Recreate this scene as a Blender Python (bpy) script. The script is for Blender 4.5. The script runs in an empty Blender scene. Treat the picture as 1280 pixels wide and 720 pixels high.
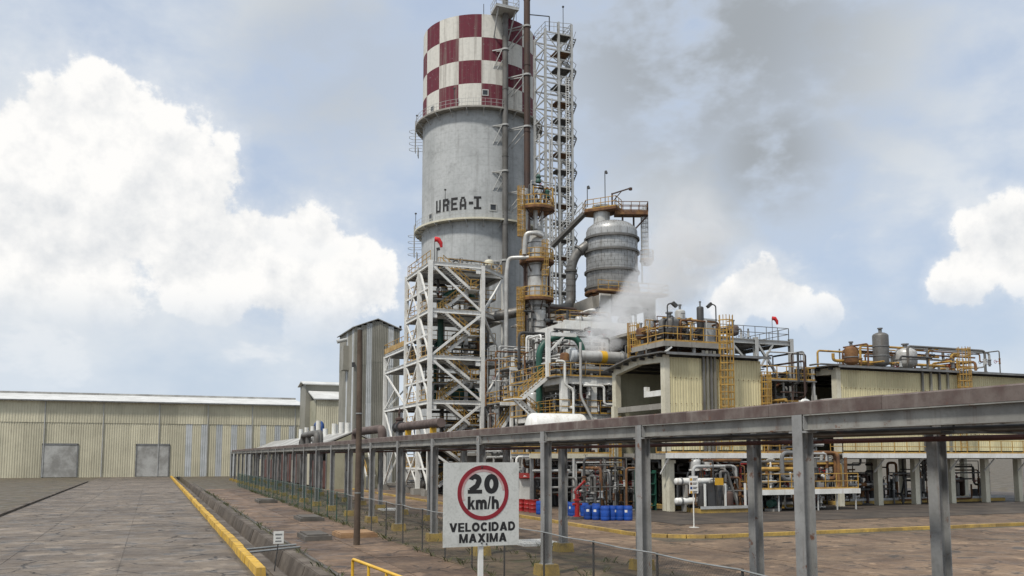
import bpy, math, random
from mathutils import Vector, Matrix
R = math.radians
rnd = random.Random(7)

# ------------------------------------------------------------------ camera, sky, sun, exposure
scene = bpy.context.scene
YAW, PITCH, EYE = 22.115, 5.711, 4.1       # world Y runs along the pipe rack, X across it
cam_d = bpy.data.cameras.new('camera')
cam = bpy.data.objects.new('camera', cam_d)
scene.collection.objects.link(cam)
cam.location = (0, 0, EYE)
cam.rotation_euler = (R(90 + PITCH), 0, R(-YAW))
cam_d.sensor_width = 36
cam_d.lens = 1100 / 1280 * 36
cam_d.shift_y = (461 - 360) / 1280
cam_d.clip_start, cam_d.clip_end = 0.1, 9000
scene.camera = cam

SUN_EL, SUN_AZ = 58, 236                    # azimuth measured from +Y towards +X
sun_d = bpy.data.lights.new('sun', 'SUN')
sun_d.energy, sun_d.angle, sun_d.color = 3.5, R(6), (1, 0.95, 0.87)
sun = bpy.data.objects.new('sun', sun_d)
scene.collection.objects.link(sun)
_sd = Vector((math.sin(R(SUN_AZ)) * math.cos(R(SUN_EL)), math.cos(R(SUN_AZ)) * math.cos(R(SUN_EL)), math.sin(R(SUN_EL))))
sun.rotation_euler = (-_sd).to_track_quat('-Z', 'Y').to_euler()
sun.location = (-60, -40, 120)

vs = scene.view_settings
vs.view_transform, vs.look, vs.gamma, vs.use_curve_mapping = 'Standard', 'None', 1, False
vs.exposure = 0.0
scene.render.engine = 'CYCLES'
scene.cycles.use_denoising = True
scene.cycles.max_bounces = 6
scene.cycles.diffuse_bounces = 3
scene.cycles.glossy_bounces = 2
scene.cycles.volume_bounces = 3
scene.cycles.volume_step_rate = 5.0
scene.cycles.volume_max_steps = 64
scene.cycles.use_adaptive_sampling = True

class NT:
    """small node helper"""
    def __init__(s, tree):
        s.t = tree; s.n = tree.nodes; s.l = tree.links
        s.n.clear()
    def __call__(s, kind, ins=None, **props):
        nd = s.n.new(kind)
        for k, v in props.items(): setattr(nd, k, v)
        for k, v in (ins or {}).items(): s.put(nd.inputs[k], v)
        return nd
    def put(s, sock, v):
        if isinstance(v, bpy.types.NodeSocket): s.l.new(v, sock)
        else:
            try: sock.default_value = v
            except Exception: sock.default_value = (*v, 1)
    def m(s, op, a, b=None, c=None, clamp=False):
        nd = s.n.new('ShaderNodeMath'); nd.operation = op; nd.use_clamp = clamp
        for i, v in enumerate((a, b, c)):
            if v is not None: s.put(nd.inputs[i], v)
        return nd.outputs[0]
    def vm(s, op, a, b=None):
        nd = s.n.new('ShaderNodeVectorMath'); nd.operation = op
        s.put(nd.inputs[0], a)
        if b is not None: s.put(nd.inputs[1], b)
        return nd.outputs['Value'] if op in ('LENGTH', 'DISTANCE', 'DOT_PRODUCT') else nd.outputs['Vector']
    def ramp(s, v, lo, hi, a=0.0, b=1.0, smooth=True):
        nd = s.n.new('ShaderNodeMapRange'); nd.interpolation_type = 'SMOOTHSTEP' if smooth else 'LINEAR'
        s.put(nd.inputs['Value'], v); s.put(nd.inputs['From Min'], lo); s.put(nd.inputs['From Max'], hi)
        s.put(nd.inputs['To Min'], a); s.put(nd.inputs['To Max'], b)
        return nd.outputs['Result']
    def mix(s, f, a, b, blend='MIX'):
        nd = s.n.new('ShaderNodeMix'); nd.data_type = 'RGBA'; nd.blend_type = blend
        s.put(nd.inputs[0], f)
        for i, v in ((6, a), (7, b)):
            if not isinstance(v, bpy.types.NodeSocket) and len(v) == 3: v = (*v, 1)
            s.put(nd.inputs[i], v)
        return nd.outputs[2]
    def noise(s, vec, scale, detail=4, rough=0.55, w=None, col=False, dist=0.0):
        nd = s.n.new('ShaderNodeTexNoise')
        s.put(nd.inputs['Vector'], vec); s.put(nd.inputs['Scale'], scale)
        s.put(nd.inputs['Detail'], detail); s.put(nd.inputs['Roughness'], rough); s.put(nd.inputs['Distortion'], dist)
        return nd.outputs['Color'] if col else nd.outputs['Fac']

def sky_dir(px, py):
    """direction of a place in the sky, from its bearing in the photograph (1280 x 720)"""
    x, y = (px - 640) / 1100, -(py - 461) / 1100
    p, t = R(PITCH), R(YAW)
    fw, up = math.cos(p) - y * math.sin(p), math.sin(p) + y * math.cos(p)
    return Vector((x * math.cos(t) + fw * math.sin(t), -x * math.sin(t) + fw * math.cos(t), up)).normalized()

def build_world():
    w = bpy.data.worlds.new('World'); scene.world = w; w.use_nodes = True
    w.cycles.sampling_method = 'MANUAL'; w.cycles.sample_map_resolution = 256
    n = NT(w.node_tree)
    sky = n('ShaderNodeTexSky', sky_type='NISHITA', sun_disc=False)
    sky.sun_elevation, sky.sun_rotation = R(SUN_EL), R(SUN_AZ)
    sky.air_density, sky.dust_density, sky.ozone_density = 1.0, 2.5, 1.0
    d = n.vm('NORMALIZE', n('ShaderNodeTexCoord').outputs['Generated'])
    z = n('ShaderNodeSeparateXYZ', {0: d}).outputs['Z']
    blue = n.vm('SCALE', sky.outputs[0]); blue.node.inputs['Scale'].default_value = 0.12
    blue = n.mix(0.68, blue, (0.60, 0.70, 0.86))          # thin high haze over the blue
    # thin broken sheet of high cloud over the whole sky
    flat = n.vm('MULTIPLY', d, (1.0, 1.0, 1.7))
    big = n.noise(n.vm('ADD', flat, (3.1, 0.4, 2.2)), 2.6, 3, 0.55, dist=0.3)
    fine = n.noise(n.vm('ADD', flat, (8.3, 1.4, 5.0)), 7.0, 5, 0.60, dist=0.08)
    sheet = n.ramp(n.m('ADD', n.m('MULTIPLY', big, 0.62), n.m('MULTIPLY', fine, 0.38)), 0.38, 0.60)
    # grey undersides of the sheet
    g1 = n.ramp(n.vm('DISTANCE', d, sky_dir(880, 20)), 0.04, 0.33, 1.0, 0.0)
    g2 = n.ramp(n.vm('DISTANCE', d, sky_dir(960, 190)), 0.01, 0.15, 1.0, 0.0)
    g4 = n.ramp(n.vm('DISTANCE', d, sky_dir(425, 80)), 0.03, 0.19, 0.5, 0.0)
    grey = n.m('MAXIMUM', n.m('MAXIMUM', g1, g2), g4)
    grey = n.m('MULTIPLY', grey, n.ramp(fine, 0.24, 0.56), clamp=True)
    grey = n.m('MAXIMUM', grey, n.ramp(big, 0.60, 0.78, 0.0, 0.35))
    sheet_col = n.mix(grey, (0.74, 0.785, 0.83), (0.365, 0.39, 0.41))
    col = n.mix(n.m('MULTIPLY', n.m('MAXIMUM', sheet, grey), 0.9), blue, sheet_col)
    # heaped cumulus clouds: lobes broken up by fractal noise
    wob = n.noise(n.vm('ADD', d, (2.2, 0.8, 3.0)), 13.0, 7, 0.60)
    lit = n.noise(n.vm('ADD', d, (2.2 - 0.012, 0.8 - 0.004, 3.0 + 0.022)), 13.0, 6, 0.60)
    def lobes(ls):
        f = None
        for (px, py, r) in ls:
            q = n.m('DIVIDE', n.vm('DISTANCE', d, sky_dir(px, py)), r / 1100.0)
            f = q if f is None else n.m('SMOOTH_MIN', f, q, 0.3)
        return f
    f = lobes([(384, 296, 56), (330, 320, 62), (446, 345, 62), (250, 330, 80), (190, 250, 92), (105, 170, 96), (60, 330, 130), (918, 384, 30), (950, 368, 36), (985, 378, 32), (1030, 392, 26), (1205, 352, 40), (1255, 305, 52), (1300, 330, 60), (390, 372, 66)])
    f = n.m('ADD', f, n.m('MULTIPLY', n.m('SUBTRACT', wob, 0.5), 2.1))
    base = n.ramp(z, 0.115, 0.185)                          # flat, hazy cloud bases
    a = n.m('MULTIPLY', n.m('ADD', n.m('MULTIPLY', n.ramp(f, 1.02, 0.84), 0.72), n.m('MULTIPLY', n.ramp(f, 1.45, 0.80), 0.28)), base)
    rel = n.m('ADD', 0.66, n.m('MULTIPLY', n.m('SUBTRACT', lit, wob), 2.4), clamp=True)
    rel = n.m('ADD', rel, n.ramp(f, -0.4, 0.9, 0.0, 0.22), clamp=True)
    col = n.mix(a, col, n.mix(rel, (0.60, 0.64, 0.69), (1.0, 0.99, 0.97)))
    # clouds elsewhere round the horizon, so the sky goes on outside the view
    low = n.m('MULTIPLY', n.ramp(fine, 0.55, 0.66), n.ramp(z, 0.34, 0.12))
    col = n.mix(n.m('MULTIPLY', low, 0.55), col, (0.86, 0.88, 0.90))
    # hazy band at the horizon
    col = n.mix(n.ramp(z, 0.15, 0.0, 0.0, 0.6), col, (0.66, 0.76, 0.88))
    bg = n('ShaderNodeBackground', {'Color': col, 'Strength': 1.0})
    n.l.new(bg.outputs[0], n('ShaderNodeOutputWorld').inputs[0])
build_world()

# ------------------------------------------------------------------ materials
MATS = {}
def wmat(name, c1, c2=None, dirt=None, scale=1.2, streak=0.0, streak_col=(0.10, 0.065, 0.04), rust=0.0, rough=0.6, metal=0.0, bump=0.0, bscale=30, lo=0.35, hi=0.65, fine=0.25, var=0.0):
    """painted or raw surface with patchy colour, vertical streaks and rust spots"""
    m = bpy.data.materials.new(name); m.use_nodes = True; MATS[name] = m
    n = NT(m.node_tree)
    c2 = c2 or tuple(v * 0.72 for v in c1)
    pos = n('ShaderNodeNewGeometry').outputs['Position']
    a = n.noise(pos, scale, 6, 0.6)
    col = n.mix(n.ramp(a, lo, hi), c1, c2)
    fn = n.noise(pos, scale * 9, 4, 0.6)
    col = n.mix(n.ramp(fn, 0.45, 0.75, 0.0, fine), col, tuple(v * 0.5 for v in c2))
    rg = rough
    if streak:
        sv = n.vm('MULTIPLY', pos, (2.6, 2.6, 0.16))
        st = n.ramp(n.noise(sv, 1.3, 5, 0.65), 0.52, 0.74, 0.0, streak)
        col = n.mix(st, col, streak_col)
    if rust:
        rs = n.ramp(n.noise(n.vm('ADD', pos, (7.7, 3.1, 1.9)), scale * 2.2, 7, 0.7), 0.68 - 0.22 * rust, 0.76 - 0.2 * rust, 0.0, min(1, 0.5 + rust))
        rc = n.mix(n.noise(pos, 11, 3), (0.20, 0.075, 0.03), (0.075, 0.032, 0.02))
        col = n.mix(rs, col, rc)
    if var:
        rv = n.ramp(n('ShaderNodeObjectInfo').outputs['Random'], 0, 1, 1 - var, 1 + var * .6, False)
        hv = n('ShaderNodeHueSaturation', {'Color': col, 'Value': rv}); col = hv.outputs[0]
    b = n('ShaderNodeBsdfPrincipled', {'Base Color': col, 'Metallic': metal})
    n.put(b.inputs['Roughness'], n.ramp(a, 0.3, 0.7, max(0.05, rg - 0.1), min(1, rg + 0.12)))
    if bump:
        bn = n('ShaderNodeBump', {'Strength': bump, 'Distance': 0.03, 'Height': n.noise(pos, bscale, 5, 0.6)})
        n.l.new(bn.outputs[0], b.inputs['Normal'])
    n.l.new(b.outputs[0], n('ShaderNodeOutputMaterial').inputs[0])
    return m

wmat('rack_steel', (0.285, 0.288, 0.282), (0.205, 0.206, 0.20), streak=0.55, streak_col=(0.13, 0.095, 0.07), rust=0.42, rough=0.55)
wmat('rack_beam', (0.27, 0.265, 0.24), (0.19, 0.185, 0.17), streak=0.6, streak_col=(0.10, 0.065, 0.05), rust=0.42, rough=0.6)
wmat('white_steel', (0.76, 0.76, 0.73), (0.64, 0.64, 0.61), streak=0.35, streak_col=(0.27, 0.20, 0.13), rust=0.12, rough=0.5)
wmat('pale_steel', (0.4300, 0.4386, 0.4300), (0.3440, 0.3440, 0.3268), streak=0.45, streak_col=(0.22, 0.18, 0.13), rust=0.18, rough=0.5)
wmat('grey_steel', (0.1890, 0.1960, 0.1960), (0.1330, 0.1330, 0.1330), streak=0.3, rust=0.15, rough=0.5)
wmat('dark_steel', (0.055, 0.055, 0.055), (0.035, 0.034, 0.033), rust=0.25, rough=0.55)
wmat('galvanised', (0.33, 0.34, 0.33), (0.24, 0.25, 0.24), rust=0.08, rough=0.45, metal=0.5)
wmat('yellow_paint', (0.47, 0.29, 0.065), (0.32, 0.185, 0.045), scale=1.6, rust=0.45, rough=0.5, streak=0.25)
wmat('bright_yellow', (0.72, 0.44, 0.03), (0.60, 0.34, 0.025), scale=1.2, rust=0.12, rough=0.42)
wmat('painted_kerb', (0.66, 0.40, 0.035), (0.42, 0.26, 0.05), scale=1.3, rough=0.7, bump=0.3, streak=0.5, streak_col=(0.16, 0.12, 0.08), rust=0.12, fine=0.5, var=0.2)
wmat('kerb_yellow', (0.50, 0.33, 0.075), (0.30, 0.205, 0.075), scale=1.1, rough=0.8, bump=0.3, streak=0.3, fine=0.5, var=0.25)
wmat('ochre_concrete', (0.34, 0.235, 0.05), (0.20, 0.145, 0.05), scale=1.8, rough=0.85, bump=0.4, streak=0.5, fine=0.5)
wmat('rusty_orange', (0.1920, 0.0920, 0.0280), (0.0920, 0.0440, 0.0240), scale=1.2, rough=0.8, rust=0.5)
wmat('maroon_pipe', (0.085, 0.052, 0.045), (0.160, 0.130, 0.115), scale=1.5, rough=0.75, streak=0.65, streak_col=(0.24, 0.21, 0.19), fine=0.5, rust=0.3, var=0.15)
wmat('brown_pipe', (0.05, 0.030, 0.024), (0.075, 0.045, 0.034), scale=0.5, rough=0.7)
wmat('brown_lagging', (0.1275, 0.0935, 0.0808), (0.0808, 0.0578, 0.0493), scale=1.4, rough=0.75, rust=0.2)
wmat('lagging', (0.50, 0.50, 0.48), (0.36, 0.355, 0.335), scale=0.8, rough=0.42, metal=0.2, streak=0.6, streak_col=(0.14, 0.10, 0.07), rust=0.10)
wmat('vessel_lagging', (0.41, 0.415, 0.41), (0.30, 0.305, 0.30), scale=0.55, rough=0.45, metal=0.3, streak=0.75, streak_col=(0.13, 0.115, 0.10), rust=0.05)
wmat('dull_lagging', (0.1800, 0.1764, 0.1656), (0.1152, 0.1116, 0.1044), scale=0.9, rough=0.5, metal=0.3, streak=0.6, rust=0.16)
wmat('grey_pipe', (0.1350, 0.1312, 0.1237), (0.0900, 0.0863, 0.0788), scale=0.5, rough=0.65, streak=0.35)
wmat('white_paint', (0.74, 0.74, 0.71), (0.62, 0.62, 0.58), scale=0.8, rough=0.45, streak=0.4, streak_col=(0.30, 0.19, 0.10))
wmat('cream_paint', (0.62, 0.59, 0.47), (0.52, 0.49, 0.38), scale=0.7, rough=0.55, streak=0.3)
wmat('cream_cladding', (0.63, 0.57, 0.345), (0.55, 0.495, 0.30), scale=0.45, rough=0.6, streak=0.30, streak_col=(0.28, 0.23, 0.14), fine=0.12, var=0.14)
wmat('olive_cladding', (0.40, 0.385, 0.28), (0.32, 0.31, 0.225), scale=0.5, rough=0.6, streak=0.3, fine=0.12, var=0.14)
wmat('grey_cladding', (0.2565, 0.2475, 0.2115), (0.2025, 0.1980, 0.1665), scale=0.25, rough=0.6, streak=0.5, streak_col=(0.15, 0.135, 0.10), fine=0.15, var=0.14)
wmat('pale_sheet', (0.50, 0.52, 0.53), (0.40, 0.42, 0.42), scale=0.4, rough=0.45, streak=0.4, streak_col=(0.30, 0.29, 0.26), fine=0.12, var=0.14)
wmat('warehouse_wall', (0.56, 0.525, 0.39), (0.48, 0.45, 0.335), scale=0.2, rough=0.7, streak=0.25, fine=0.1, var=0.14)
wmat('roof_sheet', (0.62, 0.62, 0.60), (0.48, 0.48, 0.46), scale=0.3, rough=0.6, streak=0.1, rust=0.03)
wmat('old_roof', (0.42, 0.42, 0.40), (0.24, 0.235, 0.22), scale=0.35, rough=0.7, rust=0.15)
wmat('green_paint', (0.016, 0.085, 0.055), (0.012, 0.055, 0.04), rough=0.45, rust=0.06)
wmat('green_wire', (0.02, 0.075, 0.055), (0.015, 0.05, 0.04), rough=0.6)
wmat('wire', (0.13, 0.125, 0.11), (0.08, 0.075, 0.065), rough=0.5, metal=0.4, rust=0.2)
wmat('red_paint', (0.30, 0.014, 0.014), (0.20, 0.012, 0.012), rough=0.45, rust=0.08)
wmat('red_cloth', (0.62, 0.03, 0.035), (0.50, 0.025, 0.03), rough=0.8)
wmat('red_roof', (0.22, 0.018, 0.016), (0.16, 0.016, 0.014), rough=0.6)
wmat('red_brown_sheet', (0.125, 0.04, 0.03), (0.07, 0.03, 0.025), scale=0.6, rough=0.75, rust=0.3, var=0.14)
wmat('blue_plastic', (0.010, 0.065, 0.33), (0.008, 0.050, 0.25), scale=2, rough=0.38, fine=0.15, var=0.30)
wmat('wood', (0.105, 0.075, 0.052), (0.07, 0.05, 0.036), scale=1.5, rough=0.85, streak=0.8, streak_col=(0.05, 0.036, 0.026), bump=0.3)
wmat('pale_concrete', (0.3060, 0.2932, 0.2635), (0.2295, 0.2167, 0.1913), scale=0.5, rough=0.85, streak=0.6, streak_col=(0.13, 0.115, 0.095), bump=0.25)
wmat('dark_concrete', (0.1200, 0.1087, 0.0938), (0.0750, 0.0675, 0.0585), scale=0.7, rough=0.85, streak=0.4, bump=0.3)
wmat('ditch_concrete', (0.1400, 0.1160, 0.0920), (0.0760, 0.0600, 0.0464), scale=0.55, rough=0.85, streak=0.7, streak_col=(0.055, 0.045, 0.035), bump=0.4, fine=0.5, var=0.30)
wmat('shaded_oily_concrete', (0.0770, 0.0595, 0.0455), (0.0350, 0.0280, 0.0224), scale=0.4, rough=0.7, fine=0.5)  # oil mottling, darkened overall to put shade into the plant floor
wmat('timber_plank', (0.33, 0.20, 0.10), (0.22, 0.13, 0.07), scale=1.5, rough=0.8)
wmat('black_print', (0.010, 0.010, 0.011), (0.015, 0.015, 0.015), rough=0.7, scale=4)
wmat('red_print', (0.27, 0.010, 0.022), (0.20, 0.010, 0.018), rough=0.55, scale=3)
wmat('faded_red', (0.40, 0.20, 0.20), (0.52, 0.40, 0.38), rough=0.6, scale=5)
wmat('sign_white', (0.56, 0.57, 0.54), (0.40, 0.41, 0.38), rough=0.6, scale=2.6, lo=0.46, hi=0.80, fine=0.30)
wmat('yellow_tag', (0.62, 0.36, 0.02), (0.55, 0.30, 0.02), rough=0.5)
wmat('blue_print', (0.015, 0.06, 0.22), (0.012, 0.05, 0.18), rough=0.5)
wmat('glass_dark', (0.03, 0.035, 0.04), (0.02, 0.022, 0.025), rough=0.2)

def paving(name, c1, c2, stain, moss=0.0, crack=0.7, var=0.25, scale=0.3):
    """worn concrete paving: mottling, cracks, oil spots, tyre rubbing and moss"""
    m = bpy.data.materials.new(name); m.use_nodes = True; MATS[name] = m
    n = NT(m.node_tree)
    pos = n('ShaderNodeNewGeometry').outputs['Position']
    a = n.noise(pos, scale, 7, 0.65, dist=0.3); f = n.noise(pos, 3.1, 6, 0.68); g = n.noise(pos, 22, 3, 0.6)
    col = n.mix(n.ramp(a, 0.36, 0.64), c1, c2)
    col = n.mix(n.ramp(f, 0.40, 0.70, 0, 0.55), col, stain)
    col = n.mix(n.ramp(g, 0.50, 0.75, 0, 0.35), col, tuple(min(1, v * 1.7) for v in c1))
    # stretched rubbing along the traffic direction
    tr = n.noise(n.vm('MULTIPLY', pos, (1.6, 0.10, 1)), 1.0, 5, 0.6)
    col = n.mix(n.ramp(tr, 0.56, 0.70, 0, 0.4), col, stain)
    # oil spots and pale spill marks
    sp = n.noise(n.vm('ADD', pos, (31, 7, 0)), 0.75, 4, 0.55)
    col = n.mix(n.ramp(sp, 0.615, 0.645, 0, 0.8), col, tuple(v * 0.45 for v in stain))
    col = n.mix(n.ramp(n.noise(n.vm('ADD', pos, (3, 51, 0)), 0.5, 6, 0.65), 0.585, 0.63, 0, 0.55), col, tuple(min(1, v * 1.5) for v in c1))
    if moss: col = n.mix(n.ramp(n.noise(n.vm('ADD', pos, (17, 9, 0)), 0.8, 6, 0.7), 0.50, 0.62, 0, moss), col, (0.050, 0.060, 0.022))
    vo = n('ShaderNodeTexVoronoi', {'Vector': n.vm('ADD', pos, n.vm('MULTIPLY', n.noise(pos, 1.2, 4, 0.6, col=True), (0.9, 0.9, 0.9))), 'Scale': 0.42}, feature='DISTANCE_TO_EDGE')
    ck = n.m('MULTIPLY', n.ramp(vo.outputs['Distance'], 0.010, 0.028, 1.0, 0.0), n.ramp(n.noise(pos, 0.35, 2), 0.45, 0.55, 0, crack))
    col = n.mix(ck, col, tuple(v * 0.25 for v in stain))
    rv = n.ramp(n('ShaderNodeObjectInfo').outputs['Random'], 0, 1, 1 - var, 1 + var * .6, False)
    col = n('ShaderNodeHueSaturation', {'Color': col, 'Value': rv}).outputs[0]
    b = n('ShaderNodeBsdfPrincipled', {'Base Color': col, 'Roughness': n.ramp(sp, 0.35, 0.72, 0.9, 0.42)})
    h = n.m('SUBTRACT', n.m('ADD', n.m('MULTIPLY', g, 0.4), f), n.m('MULTIPLY', ck, 1.5))
    bn = n('ShaderNodeBump', {'Strength': 0.5, 'Distance': 0.03, 'Height': h})
    n.l.new(bn.outputs[0], b.inputs['Normal'])
    n.l.new(b.outputs[0], n('ShaderNodeOutputMaterial').inputs[0])
paving('slab_concrete', (0.200, 0.132, 0.084), (0.088, 0.055, 0.035), (0.042, 0.030, 0.022), scale=0.36)
paving('mossy_concrete', (0.165, 0.118, 0.070), (0.080, 0.056, 0.034), (0.042, 0.032, 0.022), moss=0.6)
paving('yard_concrete', (0.235, 0.160, 0.100), (0.118, 0.076, 0.048), (0.060, 0.041, 0.028), crack=0.6)
paving('road_surface', (0.185, 0.150, 0.115), (0.105, 0.084, 0.066), (0.055, 0.045, 0.037), crack=0.9, var=0.2)
paving('soil', (0.1176, 0.0916, 0.0594), (0.0666, 0.0523, 0.0356), (0.0431, 0.0366, 0.0254), moss=0.5, crack=0.0, var=0.0)

def concrete_shell(name, checker=False, zsize=3.33, phase=0.0, z0=0.0):
    """slip-formed concrete of the prilling tower; the top carries painted red and white squares"""
    m = bpy.data.materials.new(name); m.use_nodes = True; MATS[name] = m
    n = NT(m.node_tree)
    p = n('ShaderNodeTexCoord').outputs['Object']
    sx = n('ShaderNodeSeparateXYZ', {0: p}); x, y, z = sx.outputs
    ang = n.m('ARCTAN2', y, x)
    cyl = n('ShaderNodeCombineXYZ', {0: n.m('MULTIPLY', ang, 8.2), 1: z, 2: 0.0}).outputs[0]
    a = n.noise(cyl, 0.22, 6, 0.62)
    f = n.noise(cyl, 2.2, 5, 0.62)
    col = n.mix(n.ramp(a, 0.36, 0.66), (0.44, 0.455, 0.455), (0.355, 0.37, 0.37))
    col = n.mix(n.ramp(f, 0.42, 0.72, 0, 0.30), col, (0.20, 0.205, 0.20))
    # lift joints, rain streaks, dark patches
    lift = n.m('ABSOLUTE', n.m('SUBTRACT', n.m('FRACT', n.m('DIVIDE', z, 1.25)), 0.5))
    col = n.mix(n.m('MULTIPLY', n.ramp(lift, 0.47, 0.5), n.ramp(n.noise(cyl, 0.7, 3), 0.35, 0.65, 0, 0.5)), col, (0.16, 0.165, 0.16))
    st = n.ramp(n.noise(n.vm('MULTIPLY', cyl, (1.3, 0.05, 1)), 1.2, 6, 0.7), 0.48, 0.74, 0, 0.55)
    col = n.mix(st, col, (0.17, 0.17, 0.16))
    pt = n.ramp(n.noise(n.vm('ADD', cyl, (11, 4, 0)), 0.35, 7, 0.72), 0.52, 0.72, 0, 0.62)
    col = n.mix(pt, col, (0.20, 0.205, 0.20))
    if checker:
        cell = n.m('FLOOR', n.m('DIVIDE', n.m('ADD', ang, phase), R(22.5)))
        row = n.m('FLOOR', n.m('DIVIDE', n.m('SUBTRACT', z, z0), zsize))
        chk = n.m('MODULO', n.m('ADD', n.m('ADD', cell, row), 64.0), 2.0)
        red = n.mix(n.ramp(f, 0.4, 0.7, 0, 0.5), (0.118, 0.012, 0.026), (0.085, 0.018, 0.028))
        white = n.mix(n.ramp(f, 0.4, 0.75, 0, 0.55), (0.60, 0.585, 0.53), (0.44, 0.435, 0.40))
        sq = n.mix(chk, white, red)
        sq = n.mix(n.m('MULTIPLY', st, 1.25, clamp=True), sq, (0.19, 0.165, 0.14))
        col = n.mix(n.ramp(n.noise(cyl, 1.6, 7, 0.75), 0.58, 0.70, 0, 0.55), sq, (0.38, 0.36, 0.33))
    b = n('ShaderNodeBsdfPrincipled', {'Base Color': col, 'Roughness': 0.85})
    bn = n('ShaderNodeBump', {'Strength': 0.25, 'Distance': 0.05, 'Height': f})
    n.l.new(bn.outputs[0], b.inputs['Normal'])
    n.l.new(b.outputs[0], n('ShaderNodeOutputMaterial').inputs[0])

# ------------------------------------------------------------------ mesh helpers
COL = scene.collection
def frame_of(d):
    d = d.normalized()
    up = Vector((0, 0, 1)) if abs(d.z) < 0.95 else Vector((0, 1, 0))
    s = d.cross(up).normalized()
    return s, s.cross(d).normalized()

def fillet(pts, rad, seg=4):
    pts = [Vector(p) for p in pts]
    out = [pts[0]]
    for i in range(1, len(pts) - 1):
        a, b, c = pts[i - 1], pts[i], pts[i + 1]
        u, v = (a - b), (c - b)
        t = min(rad, u.length * 0.48, v.length * 0.48)
        p, q = b + u.normalized() * t, b + v.normalized() * t
        for k in range(seg + 1):
            f = k / seg
            out.append(p * (1 - f) ** 2 + b * 2 * f * (1 - f) + q * f * f)
    out.append(pts[-1])
    return out

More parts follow.
